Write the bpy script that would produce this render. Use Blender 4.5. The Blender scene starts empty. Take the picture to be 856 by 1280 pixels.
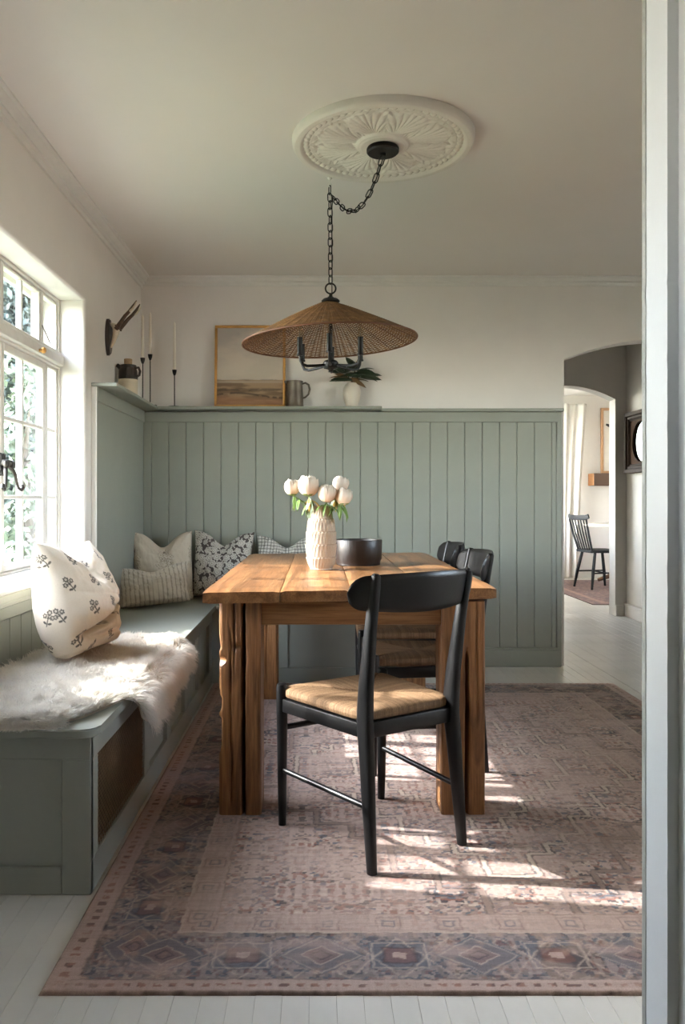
import bpy, bmesh, math, random
import numpy as np
from mathutils import Vector, Matrix, noise as mnoise
random.seed(7); RNG = np.random.default_rng(7)
SC = bpy.context.scene
COL = SC.collection
PI = math.pi

# ------------------------------------------------------------------ camera, sky, sun, exposure
cd = bpy.data.cameras.new('camera'); cam = bpy.data.objects.new('camera', cd); COL.objects.link(cam)
cam.location = (0, 0, 1.05); cam.rotation_euler = (PI/2, 0, 0)
cd.sensor_fit = 'VERTICAL'; cd.sensor_height = 36; cd.lens = 36*1000/1280
cd.shift_x = (428-396)/1280; cd.shift_y = -(640-625)/1280
cd.clip_start = .05; cd.clip_end = 200
SC.camera = cam
SUN_DIR = Vector((.99, -.155, -.625))                 # the way the light travels
wd = bpy.data.worlds.new('world'); SC.world = wd; wd.use_nodes = True
nt = wd.node_tree; nt.nodes.clear()
sky = nt.nodes.new('ShaderNodeTexSky'); sky.sky_type = 'NISHITA'; sky.sun_disc = False
sky.sun_elevation = math.radians(33); sky.sun_rotation = math.atan2(-SUN_DIR.x, -SUN_DIR.y)
sky.air_density = 1.0; sky.dust_density = 1.0; sky.ozone_density = 1.0
hsv = nt.nodes.new('ShaderNodeHueSaturation'); hsv.inputs['Saturation'].default_value = .55
bg = nt.nodes.new('ShaderNodeBackground'); bg.inputs['Strength'].default_value = 3.3
wo = nt.nodes.new('ShaderNodeOutputWorld')
nt.links.new(sky.outputs[0], hsv.inputs['Color']); nt.links.new(hsv.outputs[0], bg.inputs['Color'])
nt.links.new(bg.outputs[0], wo.inputs['Surface'])
sl = bpy.data.lights.new('sun', 'SUN'); sl.energy = 7.2; sl.angle = math.radians(.6); sl.color = (1, .97, .93)
so = bpy.data.objects.new('sun', sl); COL.objects.link(so)
so.rotation_euler = SUN_DIR.to_track_quat('-Z', 'Y').to_euler(); so.location = (-8, 4, 6)
SC.view_settings.view_transform = 'Standard'; SC.view_settings.look = 'None'
SC.view_settings.gamma = 1; SC.view_settings.use_curve_mapping = False
SC.view_settings.exposure = 1.10
SC.cycles.use_denoising = True
SC.cycles.max_bounces = 12; SC.cycles.diffuse_bounces = 8; SC.cycles.transparent_max_bounces = 16
SC.cycles.caustics_reflective = False; SC.cycles.caustics_refractive = False
SC.cycles.sample_clamp_indirect = 4

# ------------------------------------------------------------------ helpers
def L1(c): c = c/255; return c/12.92 if c <= .04045 else ((c+.055)/1.055)**2.4
def S(r, g, b): return (L1(r), L1(g), L1(b), 1)
def s2l(a): a = np.asarray(a, float)/255; return np.where(a <= .04045, a/12.92, ((a+.055)/1.055)**2.4)

def hash3(ix, iy, iz):
    h = (ix*374761393 + iy*668265263 + iz*2147483647 + 1013) & 0xffffffff
    h = ((h ^ (h >> 13))*1274126177) & 0xffffffff
    h = (h ^ (h >> 16))
    return (h & 0xffff)/65535.0
def vnoise(x, y, z=0):
    x, y, z = np.broadcast_arrays(np.asarray(x, float), np.asarray(y, float), np.asarray(z, float))
    xi, yi, zi = np.floor(x).astype(np.int64), np.floor(y).astype(np.int64), np.floor(z).astype(np.int64)
    fx, fy, fz = x-xi, y-yi, z-zi
    fx, fy, fz = [f*f*(3-2*f) for f in (fx, fy, fz)]
    r = 0
    for a in (0, 1):
        for b in (0, 1):
            for c in (0, 1):
                r = r + hash3(xi+a, yi+b, zi+c)*(fx if a else 1-fx)*(fy if b else 1-fy)*(fz if c else 1-fz)
    return r
def fbm(x, y, z=0, o=4):
    r, a, t = 0, 1, 0
    for k in range(o):
        r = r + a*vnoise(np.asarray(x)*2**k+k*17.3, np.asarray(y)*2**k+k*5.1, np.asarray(z)*2**k); t += a; a *= .5
    return r/t
def sstep(a, b, x): t = np.clip((np.asarray(x)-a)/(b-a), 0, 1); return t*t*(3-2*t)

class N:                                             # node tree writer
    def __init__(s, name):
        s.m = bpy.data.materials.new(name); s.m.use_nodes = True; s.t = s.m.node_tree
        s.b = s.t.nodes['Principled BSDF']; s.out = s.t.nodes['Material Output']
    def n(s, typ, **kw):
        x = s.t.nodes.new(typ)
        for k, v in kw.items():
            if hasattr(x, k): setattr(x, k, v)
            else: x.inputs[k].default_value = v
        return x
    def l(s, a, b): s.t.links.new(a, b)
    def coords(s, scale=(1, 1, 1), kind='Object', rot=(0, 0, 0)):
        tc = s.n('ShaderNodeTexCoord'); mp = s.n('ShaderNodeMapping')
        mp.inputs['Scale'].default_value = scale; mp.inputs['Rotation'].default_value = rot
        s.l(tc.outputs[kind], mp.inputs[0]); return mp.outputs[0]
    def noise(s, vec, scale, detail=4, rough=.5, dist=0):
        x = s.n('ShaderNodeTexNoise'); x.inputs['Scale'].default_value = scale; x.inputs['Detail'].default_value = detail
        x.inputs['Roughness'].default_value = rough; x.inputs['Distortion'].default_value = dist
        s.l(vec, x.inputs['Vector']); return x.outputs['Fac']
    def ramp(s, fac, stops):
        x = s.n('ShaderNodeValToRGB'); e = x.color_ramp.elements
        while len(e) < len(stops): e.new(.5)
        for el, (p, c) in zip(e, stops): el.position = p; el.color = c
        s.l(fac, x.inputs[0]); return x.outputs[0]
    def mix(s, fac, a, b, mode='MIX'):
        x = s.n('ShaderNodeMix', data_type='RGBA', blend_type=mode)
        for sock, v in ((x.inputs[0], fac), (x.inputs[6], a), (x.inputs[7], b)):
            if hasattr(v, 'is_linked'): s.l(v, sock)
            else: sock.default_value = v
        return x.outputs[2]
    def bump(s, h, strength=.3, dist=.01):
        x = s.n('ShaderNodeBump'); x.inputs['Strength'].default_value = strength; x.inputs['Distance'].default_value = dist
        s.l(h, x.inputs['Height']); s.l(x.outputs[0], s.b.inputs['Normal'])
    def base(s, v, rough=.5, metal=0, spec=.5):
        if hasattr(v, 'is_linked'): s.l(v, s.b.inputs['Base Color'])
        else: s.b.inputs['Base Color'].default_value = v
        s.b.inputs['Roughness'].default_value = rough; s.b.inputs['Metallic'].default_value = metal
        s.b.inputs['Specular IOR Level'].default_value = spec
        return s
def paint(name, col, rough=.5, var=.06, scale=6, bump=.15, bscale=60, metal=0, spec=.5, bdist=.002):
    k = N(name); v = k.coords()
    d = tuple(c*(1-var*2.2) for c in col[:3])+(1,)
    f = k.ramp(k.noise(v, scale, 5, .6), [(.3, d), (.62, col)])
    k.base(f, rough, metal, spec); k.bump(k.noise(v, bscale, 5, .6), bump, bdist); return k.m
def wood(name, stops, axis=2, rough=.5, fine=70, bump=.35, knots=True, scale=1.0):
    k = N(name); sc = [9.0*scale]*3; sc[axis] = .55*scale
    v = k.coords(tuple(sc)); oi = k.n('ShaderNodeObjectInfo')
    off = k.n('ShaderNodeVectorMath', operation='ADD'); k.l(v, off.inputs[0])
    sc_ = k.n('ShaderNodeVectorMath', operation='SCALE'); sc_.inputs['Scale'].default_value = 31
    cb = k.n('ShaderNodeCombineXYZ')
    for i in range(3): k.l(oi.outputs['Random'], cb.inputs[i])
    k.l(cb.outputs[0], sc_.inputs[0]); k.l(sc_.outputs[0], off.inputs[1]); v = off.outputs[0]
    n1 = k.noise(v, 1.6, 7, .62, 1.1)
    s2 = [fine*1.0]*3; s2[axis] = 2.2
    v2 = k.coords(tuple(s2)); n2 = k.noise(v2, 3, 4, .6)
    a = k.ramp(n1, stops)
    c = k.mix(k.ramp(n2, [(.3, (.55, .5, .45, 1)), (.6, (1, 1, 1, 1))]), (0, 0, 0, 1), a)
    m = k.mix(1.0, a, k.ramp(n2, [(.28, (.62, .56, .5, 1)), (.58, (1, 1, 1, 1))]), 'MULTIPLY')
    if knots:
        v3s = [3.2]*3; v3s[axis] = 1.1
        v3 = k.coords(tuple(v3s)); vo = k.n('ShaderNodeTexVoronoi'); vo.inputs['Scale'].default_value = 1.3; k.l(v3, vo.inputs['Vector'])
        kn = k.ramp(vo.outputs['Distance'], [(.03, (.28, .2, .13, 1)), (.1, (1, 1, 1, 1))])
        m = k.mix(1.0, m, kn, 'MULTIPLY')
    k.base(m, rough); k.bump(n2, bump, .003); return k.m
def vcol(name, rough=.9, var=.12, scale=260, bump=.4, bdist=.001, sheen=0):
    k = N(name); at = k.n('ShaderNodeAttribute'); at.attribute_name = 'Col'
    v = k.coords(); f = k.noise(v, scale, 3, .6)
    c = k.mix(1.0, at.outputs['Color'], k.ramp(f, [(.3, (1-var*2, 1-var*2, 1-var*2, 1)), (.7, (1, 1, 1, 1))]), 'MULTIPLY')
    k.base(c, rough, 0, .2); k.bump(f, bump, bdist)
    if sheen: k.b.inputs['Sheen Weight'].default_value = sheen
    return k.m

def link(name, me, mat, parent=None, loc=None, rot=None):
    o = bpy.data.objects.new(name, me); COL.objects.link(o)
    if mat: 
        if not me.materials: me.materials.append(mat)
    if parent: o.parent = parent
    if loc is not None: o.location = loc
    if rot is not None: o.rotation_euler = rot
    return o
def tag(o, label, cat, group=None):
    o['label'] = label; o['category'] = cat
    if group: o['group'] = group
    return o
def thing(name, label, cat, loc=(0, 0, 0), rotz=0, group=None):
    o = bpy.data.objects.new(name, None); COL.objects.link(o); o.location = loc; o.rotation_euler = (0, 0, rotz)
    o.empty_display_size = .05
    return tag(o, label, cat, group)
def struct(o): o['kind'] = 'structure'; return o
def stuff(o): o['kind'] = 'stuff'; return o
def fast(verts, quads, smooth=True, cols=None):
    verts = np.asarray(verts, np.float32); quads = np.asarray(quads, np.int32)
    me = bpy.data.meshes.new('m'); nf, k = quads.shape
    me.vertices.add(len(verts)); me.vertices.foreach_set('co', verts.ravel())
    me.loops.add(nf*k); me.loops.foreach_set('vertex_index', quads.ravel())
    me.polygons.add(nf); me.polygons.foreach_set('loop_start', np.arange(0, nf*k, k, dtype=np.int32))
    me.polygons.foreach_set('use_smooth', np.full(nf, smooth))
    if cols is not None:
        c = np.ones((len(verts), 4), np.float32); c[:, :3] = cols
        me.color_attributes.new('Col', 'FLOAT_COLOR', 'POINT').data.foreach_set('color', c.ravel())
    me.update(calc_edges=True); me.validate(); return me
def gridq(nu, nv, off=0, wrapu=False):
    iu = np.arange(nu if wrapu else nu-1); iv = np.arange(nv-1)
    a, b = np.meshgrid(iu, iv, indexing='ij'); a2 = (a+1) % nu
    return (np.stack([a*nv+b, a2*nv+b, a2*nv+b+1, a*nv+b+1], -1).reshape(-1, 4)+off)

class M:                                             # bmesh collector
    def __init__(s): s.b = bmesh.new()
    def box(s, x0, x1, y0, y1, z0, z1, bev=0, seg=1, mat=None):
        r = bmesh.ops.create_cube(s.b, size=1); vs = r['verts']
        for v in vs: v.co = Vector(((x0+x1)/2+v.co.x*(x1-x0), (y0+y1)/2+v.co.y*(y1-y0), (z0+z1)/2+v.co.z*(z1-z0)))
        if bev:
            es = list({e for v in vs for e in v.link_edges})
            r2 = bmesh.ops.bevel(s.b, geom=es, offset=bev, segments=seg, affect='EDGES', profile=.5)
            vs = list({v for f in r2['faces'] for v in f.verts} | {v for v in vs if v.is_valid})
        if mat is not None:
            for v in vs: v.co = mat @ v.co
        return s
    def tube(s, pts, rad, n=10, cap=True, sq=None, closed=False, up=None):
        pts = [Vector(p) for p in pts]; m = len(pts)
        if not hasattr(rad, '__len__'): rad = [rad]*m
        rings = []; prev = None
        for i, p in enumerate(pts):
            if closed: t = pts[(i+1) % m]-pts[i-1]
            else: t = pts[min(i+1, m-1)]-pts[max(i-1, 0)]
            t.normalize()
            if prev is None:
                a = Vector(up) if up else (Vector((0, 0, 1)) if abs(t.z) < .9 else Vector((0, 1, 0)))
                u = (a-t*a.dot(t)).normalized()
            else: u = (prev-t*prev.dot(t)).normalized()
            prev = u; w = t.cross(u); ring = []
            ru, rw = rad[i] if hasattr(rad[i], '__len__') else (rad[i], rad[i])
            for k in range(n):
                a = 2*PI*k/n+(PI/n if n == 4 else 0); c, d = math.cos(a), math.sin(a)
                if sq: 
                    e = sq; c = math.copysign(abs(c)**e, c); d = math.copysign(abs(d)**e, d)
                ring.append(s.b.verts.new(p+u*c*ru+w*d*rw))
            rings.append(ring)
        for i in range(m if closed else m-1):
            A, B_ = rings[i], rings[(i+1) % m]
            for k in range(n): s.b.faces.new((A[k], A[(k+1) % n], B_[(k+1) % n], B_[k]))
        if cap and not closed:
            s.b.faces.new(rings[0][::-1]); s.b.faces.new(rings[-1])
        return s
    def lathe(s, prof, n=32, c=(0, 0, 0), mat=None, rx=1, ry=1):
        rings = []; new = []
        for r, z in prof:
            if r < 1e-5:
                v = s.b.verts.new((c[0], c[1], c[2]+z)); new.append(v); rings.append([v])
            else:
                ring = [s.b.verts.new((c[0]+rx*r*math.cos(2*PI*k/n), c[1]+ry*r*math.sin(2*PI*k/n), c[2]+z)) for k in range(n)]
                new += ring; rings.append(ring)
        for A, B_ in zip(rings, rings[1:]):
            for k in range(n):
                k2 = (k+1) % n
                if len(A) == 1 and len(B_) == 1: continue
                if len(A) == 1: s.b.faces.new((A[0], B_[k2], B_[k]))
                elif len(B_) == 1: s.b.faces.new((A[k], A[k2], B_[0]))
                else: s.b.faces.new((A[k], A[k2], B_[k2], B_[k]))
        if mat is not None:
            for v in new: v.co = mat @ v.co
        return s
    def poly(s, pts, depth, axis=1):                 # extruded outline: pts in the plane, extruded along axis
        d = [0, 0, 0]; d[axis] = depth; d = Vector(d)
        a = [s.b.verts.new(Vector(p)) for p in pts]; b = [s.b.verts.new(Vector(p)+d) for p in pts]
        s.b.faces.new(a); s.b.faces.new(b[::-1])
        for i in range(len(a)): j = (i+1) % len(a); s.b.faces.new((a[i], b[i], b[j], a[j]))
        return s
    def quad(s, *p): s.b.faces.new([s.b.verts.new(Vector(q)) for q in p]); return s
    def mesh(s, smooth=True, ang=35):
        bmesh.ops.recalc_face_normals(s.b, faces=s.b.faces)
        if smooth:
            for f in s.b.faces: f.smooth = True
            lim = math.radians(ang)
            for e in s.b.edges:
                if len(e.link_faces) == 2 and e.calc_face_angle(0) > lim: e.smooth = False
        me = bpy.data.meshes.new('m'); s.b.to_mesh(me); s.b.free(); return me
    def obj(s, name, mat, parent=None, loc=None, rot=None, smooth=True, ang=35):
        return link(name, s.mesh(smooth, ang), mat, parent, loc, rot)
def copy_tree(o, parent=None):
    c = o.copy(); COL.objects.link(c)
    if parent: c.parent = parent; c.matrix_parent_inverse = o.matrix_parent_inverse
    for ch in o.children: copy_tree(ch, c)
    return c

# ------------------------------------------------------------------ materials
m_plaster = paint('white_plaster', S(227, 223, 219), .55, .02, 3, .35, 9, bdist=.006)
m_ceil = paint('ceiling_paint', S(223, 219, 214), .6, .015, 1.5, .1, 20)
m_hall = paint('shaded_hall_plaster', S(200, 197, 190), .6, .02, 3, .25, 10, bdist=.005)  # plaster darkened for the dim hall, its shade put into the colour
m_white = paint('white_gloss_paint', S(224, 223, 219), .32, .03, 8, .12, 30)
m_jamb = paint('cool_white_paint', S(208, 209, 210), .38, .03, 4, .22, 22)
m_jambedge = paint('worn_greenish_edge', S(158, 158, 150), .55, .12, 30, .4, 60)
m_green = paint('sage_green_paint', S(147, 151, 141), .42, .03, 5, .12, 40)
m_greige = paint('bounce_cutting_greige', S(150, 142, 133), .6, .02, 3, .2, 9)  # dark tone given to the unseen near wall to hold back bounced light
m_floor = paint('white_floor_paint', S(218, 216, 210), .25, .05, 4, .15, 25)
m_window = paint('window_paint', S(214, 211, 205), .4, .04, 20, .2, 60)
m_black = paint('black_lacquer', S(11, 11, 12), .38, .1, 12, .15, 90, spec=.4)
m_iron = paint('black_iron', S(9, 9, 9), .5, .1, 30, .3, 120, metal=0, spec=.3)
m_gap = paint('dark_gap', S(30, 28, 25), .9)
WST = [(.22, S(72, 47, 28)), (.42, S(128, 88, 54)), (.58, S(162, 118, 76)), (.8, S(106, 72, 43))]
WSZ = [(.25, S(58, 37, 22)), (.42, S(116, 77, 44)), (.55, S(154, 108, 66)), (.72, S(92, 60, 34))]
m_oakx = wood('reclaimed_oak_x', WST, 0); m_oaky = wood('reclaimed_oak_y', WST, 1, rough=.33); m_oakz = wood('reclaimed_oak_z', WSZ, 2, rough=.5, bump=.6)
m_gold = paint('gilt_wood', S(196, 146, 78), .4, .12, 20, .2, 60, metal=.35)
m_steel = paint('pewter', S(120, 112, 102), .42, .15, 15, .3, 50, metal=.8)

def glass_mat(name, tint=(1, 1, 1, 1), gl=.09):
    k = N(name); tr = k.n('ShaderNodeBsdfTransparent'); tr.inputs[0].default_value = tint
    g = k.n('ShaderNodeBsdfGlossy'); g.inputs['Roughness'].default_value = .03
    lw = k.n('ShaderNodeLayerWeight'); lw.inputs['Blend'].default_value = .5
    pw = k.n('ShaderNodeMath', operation='POWER'); pw.inputs[1].default_value = 5; k.l(lw.outputs['Facing'], pw.inputs[0])
    fr = k.n('ShaderNodeMath', operation='MULTIPLY_ADD'); fr.inputs[1].default_value = .8; fr.inputs[2].default_value = .035; k.l(pw.outputs[0], fr.inputs[0])
    nz = k.noise(k.coords(), 14, 2); bp = k.n('ShaderNodeBump'); bp.inputs['Strength'].default_value = .15; bp.inputs['Distance'].default_value = .01
    k.l(nz, bp.inputs['Height']); k.l(bp.outputs[0], g.inputs['Normal'])
    mx = k.n('ShaderNodeMixShader'); k.l(fr.outputs[0], mx.inputs[0]); k.l(tr.outputs[0], mx.inputs[1]); k.l(g.outputs[0], mx.inputs[2])
    k.l(mx.outputs[0], k.out.inputs['Surface']); return k.m
m_glass = glass_mat('window_glass', (.97, .98, .98, 1))
# ================================================================== SETTING
ZC = 2.46; XL = -1.115; YB = 5.07
Z0, Z1 = .745, 2.013; WY0, WY1 = 2.34, 3.858          # window opening
# floor: slab with painted boards
floor = struct(M().box(-1.45, 5.3, -2.6, 11.2, -.12, -.014).obj('floor', m_gap, smooth=False))
BW = .0572
bm_ = M().box(-BW/2+.0001, BW/2-.0001, -2.5, 11.1, -.02, 0, .0008).mesh()
for i in range(int(6.25/BW)):
    o = link('floor_board', bm_, m_floor, floor, (XL+.012+BW*(i+.5), 0, random.uniform(-.0006, .0004)))
ceil = struct(M().box(-1.45, 5.3, -2.6, 11.2, ZC, ZC+.08).obj('ceiling', m_ceil, smooth=False))

# left wall with the window opening, soft plaster edges
def wall_with_hole(name, x_in, x_out, y0, y1, h, mat, z0=-.1, z1=ZC+.02, rad=.018):
    b = bmesh.new(); hy0, hy1, hz0, hz1 = h
    ys = [y0, hy0, hy1, y1]; zs = [z0, hz0, hz1, z1]
    def layer(x): return [[b.verts.new((x, y, z)) for z in zs] for y in ys]
    A, B = layer(x_in), layer(x_out)
    for i in range(3):
        for j in range(3):
            if i == 1 and j == 1: continue
            b.faces.new((A[i][j], A[i+1][j], A[i+1][j+1], A[i][j+1])); b.faces.new((B[i][j], B[i][j+1], B[i+1][j+1], B[i+1][j]))
    loop = [(1, 1), (2, 1), (2, 2), (1, 2)]
    for (a, c), (d, e) in zip(loop, loop[1:]+loop[:1]): b.faces.new((A[a][c], A[d][e], B[d][e], B[a][c]))
    per = [(0, 0), (1, 0), (2, 0), (3, 0), (3, 1), (3, 2), (3, 3), (2, 3), (1, 3), (0, 3), (0, 2), (0, 1)]
    for (a, c), (d, e) in zip(per, per[1:]+per[:1]): b.faces.new((A[a][c], A[d][e], B[d][e], B[a][c]))
    es = [b.edges.get((A[a][c], A[d][e])) for (a, c), (d, e) in zip(loop, loop[1:]+loop[:1])]
    bmesh.ops.recalc_face_normals(b, faces=b.faces)
    if rad: bmesh.ops.bevel(b, geom=es, offset=rad, segments=4, affect='EDGES', profile=.5)
    m = M(); m.b.free(); m.b = b
    return struct(m.obj(name, mat, ang=40))
wall_left = wall_with_hole('wall_left', XL, -1.335, 1.114, YB+.15, (WY0, WY1, Z0-.03, Z1), m_plaster)

# back wall with the arched opening
def arch_wall(name, y0, y1, x0, x1, a0, a1, zs, zt, mat, z1=ZC+.02):
    b = bmesh.new(); n = 28; c = (a0+a1)/2; h = (a1-a0)/2
    xs = [a0+(a1-a0)*i/n for i in range(n+1)]; az = [zt-(zt-zs)*((x-c)/h)**2 for x in xs]
    def V(x, y, z): return b.verts.new((x, y, z))
    for y in (y0, y1):
        lo = [V(x, y, z) for x, z in zip(xs, az)]; hi = [V(x, y, z1) for x in xs]
        for i in range(n): b.faces.new((lo[i], lo[i+1], hi[i+1], hi[i]))
        p, q = V(x0, y, -.1), V(x0, y, z1); r = V(a0, y, -.1); b.faces.new((p, r, lo[0], hi[0], q))
        s, t = V(x1, y, -.1), V(x1, y, z1); u = V(a1, y, -.1); b.faces.new((u, s, t, hi[-1], lo[-1]))
        if y == y0: F = (lo, hi, p, q, r, s, t, u)
        else: G = (lo, hi, p, q, r, s, t, u)
    for i in range(n): b.faces.new((F[0][i], G[0][i], G[0][i+1], F[0][i+1]))
    b.faces.new((F[4], G[4], G[0][0], F[0][0])); b.faces.new((F[7], F[0][-1], G[0][-1], G[7]))
    b.faces.new((F[2], F[3], G[3], G[2])); b.faces.new((F[5], G[5], G[6], F[6]))
    m = M(); m.b.free(); m.b = b; return struct(m.obj(name, mat, ang=30))
wall_back = arch_wall('wall_back', YB, YB+.15, -1.335, 3.25, 1.565, 2.80, 1.94, 2.07, m_plaster)
wall_right = wall_with_hole('wall_right', 3.15, 3.30, .9, YB, (1.9, 3.1, 1.15, 2.05), m_plaster, rad=0)
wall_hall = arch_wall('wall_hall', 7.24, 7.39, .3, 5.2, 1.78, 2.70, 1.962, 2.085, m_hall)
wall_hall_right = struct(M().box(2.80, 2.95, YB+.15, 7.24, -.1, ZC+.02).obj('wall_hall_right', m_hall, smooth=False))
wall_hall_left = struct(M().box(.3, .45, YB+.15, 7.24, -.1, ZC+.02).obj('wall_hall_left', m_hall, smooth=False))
wall_far = struct(M().box(1.8, 5.3, 10.8, 10.95, -.1, ZC+.02).obj('wall_far', m_plaster, smooth=False))
wall_far_left = wall_with_hole('wall_far_left', 2.0, 1.85, 7.39, 10.8, (8.0, 10.4, .72, 2.15), m_plaster)
wall_far_right = struct(M().box(5.15, 5.3, 7.39, 10.8, -.1, ZC+.02).obj('wall_far_right', m_plaster, smooth=False))
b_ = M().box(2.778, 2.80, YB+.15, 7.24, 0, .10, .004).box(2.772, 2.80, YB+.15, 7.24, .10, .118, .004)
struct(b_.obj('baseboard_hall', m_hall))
b_ = M().box(2.70, 2.778, 7.222, 7.24, 0, .10, .004)
struct(b_.obj('baseboard_hall_end', m_hall))
struct(M().box(2.0, 5.15, 10.78, 10.8, 0, .10, .004).obj('baseboard_far', m_white))

# the near wall with the doorway the photo is taken through
b_ = M().box(-1.40, -.64, .94, 1.114, -.1, ZC+.02).box(.475, 3.25, .94, 1.114, -.1, ZC+.02).box(-.64, .475, .94, 1.114, 2.12, ZC+.02)
wall_front = struct(b_.obj('wall_front', m_greige, smooth=False))
door = struct(M().box(.4656, .4760, .90, 1.114, -.01, 2.13).box(-.65, -.6406, .90, 1.114, -.01, 2.13).box(-.641, .466, .90, 1.114, 2.11, 2.13).obj('door_1', m_jamb, smooth=False))
def wavy_strip(name, x0, x1, y0, y1, mat, amp, parent):     # strip with a chipped, brushed edge
    n = 150; zs = np.linspace(0, 2.11, n); V = []; d = amp*(fbm(zs*22, 3.3, x0*9)-.5)*2 + amp*.9*(vnoise(zs*60, 9.1) > .86)
    for z, e in zip(zs, d):
        V += [(x0, y1-.001+e*.6, z), (x0-.0007, y0+abs(e)*1.2, z), (x1, y0-.0005+abs(e)*.8, z), (x1, y1, z)]
    Q = []
    for i in range(n-1):
        for k in range(4): a = i*4+k; b = i*4+(k+1) % 4; Q.append((a, b, b+4, a+4))
    Q += [(0, 1, 2, 3), ((n-1)*4+3, (n-1)*4+2, (n-1)*4+1, (n-1)*4)]
    return link(name, fast(V, Q, False), mat, parent)
wavy_strip('door_stop', .4520, .4656, 1.030, 1.099, m_jamb, .0012, door)
wavy_strip('edge_bead', .4520, .4656, 1.099, 1.1135, m_jambedge, .0012, door)
# entry room behind the camera, left opening added to light the jamb
wall_with_hole('wall_entry_left', -1.30, -1.45, -2.5, .94, (.10, .50, 1.4, 2.0), m_plaster)
struct(M().box(1.9, 2.05, -2.5, .94, -.1, ZC+.02).obj('wall_entry_right', m_plaster, smooth=False))
struct(M().box(-1.45, 2.05, -2.6, -2.45, -.1, ZC+.02).obj('wall_entry_back', m_plaster, smooth=False))
struct(M().box(-4.2, -1.45, -2.6, 1.0, 2.30, 2.40).obj('sun_blocking_roof', m_white, smooth=False))  # unseen roof added to keep sun out of the entry opening
# crown mouldings
prof = [(0, 0), (.062, 0), (.062, -.010), (.050, -.014), (.040, -.030), (.026, -.036), (.026, -.046), (.014, -.052), (.010, -.068), (0, -.070)]
b_ = M().poly([(XL+a, 1.114, ZC+z) for a, z in prof], YB-1.114, 1); struct(b_.obj('trim_1', m_white))
b_ = M().poly([(XL, YB-a*.8, ZC+z*.8) for a, z in prof], 3.15-XL, 0); struct(b_.obj('trim_2', m_white))

# window sill and the board below it
b_ = M(); sp = [(-1.30, Z0-.028), (-1.086, Z0-.028), (-1.078, Z0-.02), (-1.076, Z0-.01), (-1.080, Z0-.002), (-1.092, Z0+.002), (-1.235, Z0+.006), (-1.30, Z0+.006)]
b_.poly([(x, WY0-.0, z) for x, z in sp], WY1-WY0, 1); struct(b_.obj('trim_3', m_white))
b_ = M().box(XL, -1.090, 2.10, 3.955, .628, Z0-.028, .003).box(XL, -1.086, 2.10, 3.955, .672, .690, .004)
struct(b_.obj('trim_4', m_green))
PW = .1098
def plank(parent, x0, x1, y0, y1, z0, z1): 
    return M().box(-(x1-x0)/2, (x1-x0)/2, -(y1-y0)/2, (y1-y0)/2, -(z1-z0)/2, (z1-z0)/2, .0035).mesh()
pm = M().box(-.0075, .0075, -PW/2+.0008, PW/2-.0008, .44-.534, .628-.534, .0035).mesh()
for i in range(17): link('plank', pm, m_green, wall_left, (XL+.0075, 2.10+PW*(i+.5)-.003, .534))
# left wainscot panel between window and corner
b_ = M().box(XL, -1.094, 3.962, YB-.02, .44, 1.545, .002); link('panel', b_.mesh(), m_green, wall_left)
b_ = M().box(XL, -1.084, 3.962, YB-.02, 1.540, 1.612, .003); link('frieze_rail', b_.mesh(), m_green, wall_left)
b_ = M().box(XL, -1.088, 3.950, 3.963, .44, 1.612, .002); link('end_strip', b_.mesh(), m_white, wall_left)
# back wainscot: boards, frieze, cap, base, end stile
b_ = M().box(XL, 1.535, YB-.006, YB, 0, 1.6); link('backing_panel', b_.mesh(), m_green, wall_back)
X0 = (189-396)*.005045
def addplank(x0, x1):
    m = M().box(-(x1-x0)/2+.0012, (x1-x0)/2-.0012, -.010, .010, -.72, .72, .0026).mesh(); return m
pm = addplank(0, PW)
link('plank', addplank(XL+.02, X0), m_green, wall_back, ((XL+.02+X0)/2, YB-.015, .83))
x = X0
while x+PW < 1.511:
    link('plank', pm, m_green, wall_back, (x+PW/2, YB-.015, .83)); x += PW
if 1.511-x > .01: link('plank', addplank(x, 1.511), m_green, wall_back, ((x+1.511)/2, YB-.015, .83))
link('end_stile', M().box(1.5115, 1.541, YB-.034, YB, 0, 1.545, .003).mesh(), m_green, wall_back)
link('frieze_rail', M().box(XL+.02, 1.541, YB-.034, YB, 1.540, 1.606, .003).mesh(), m_green, wall_back)
link('cap_rail', M().box(.402, 1.549, YB-.060, YB, 1.606, 1.624, .003).mesh(), m_green, wall_back)
bb = struct(M().box(.425, 1.536, YB-.042, YB-.02, 0, .105, .003).box(.425, 1.536, YB-.036, YB-.02, .105, .122, .004).obj('baseboard_back', m_green))

# ---- window
win = M(); XW = -1.238
def fr(m, x0, x1, y0, y1, z0, z1, s, sb=None, bev=.003):
    sb = sb or s
    m.box(x0, x1, y0, y0+s, z0, z1, bev).box(x0, x1, y1-s, y1, z0, z1, bev).box(x0, x1, y0+s, y1-s, z1-s, z1, bev).box(x0, x1, y0+s, y1-s, z0, z0+sb, bev)
fr(win, XW-.05, XW, WY0, WY1, Z0+.004, Z1, .016, .012)
win.box(XW-.05, XW+.006, WY0+.016, WY1-.016, 1.680, 1.690, .002).box(XW-.05, XW+.024, WY0+.016, WY1-.016, 1.690, 1.738, .005).box(XW-.05, XW+.012, WY0+.016, WY1-.016, 1.738, 1.756, .003)
for y in (3.155, 3.62, 2.69): win.box(XW-.05, XW-.004, y-.014, y+.014, 1.756, Z1-.016, .003)
for y in (2.606, 3.683): win.box(XW-.05, XW-.006, y-.007, y+.007, Z0+.01, 1.68, .003)
window = struct(win.obj('window_1', m_window))
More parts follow.
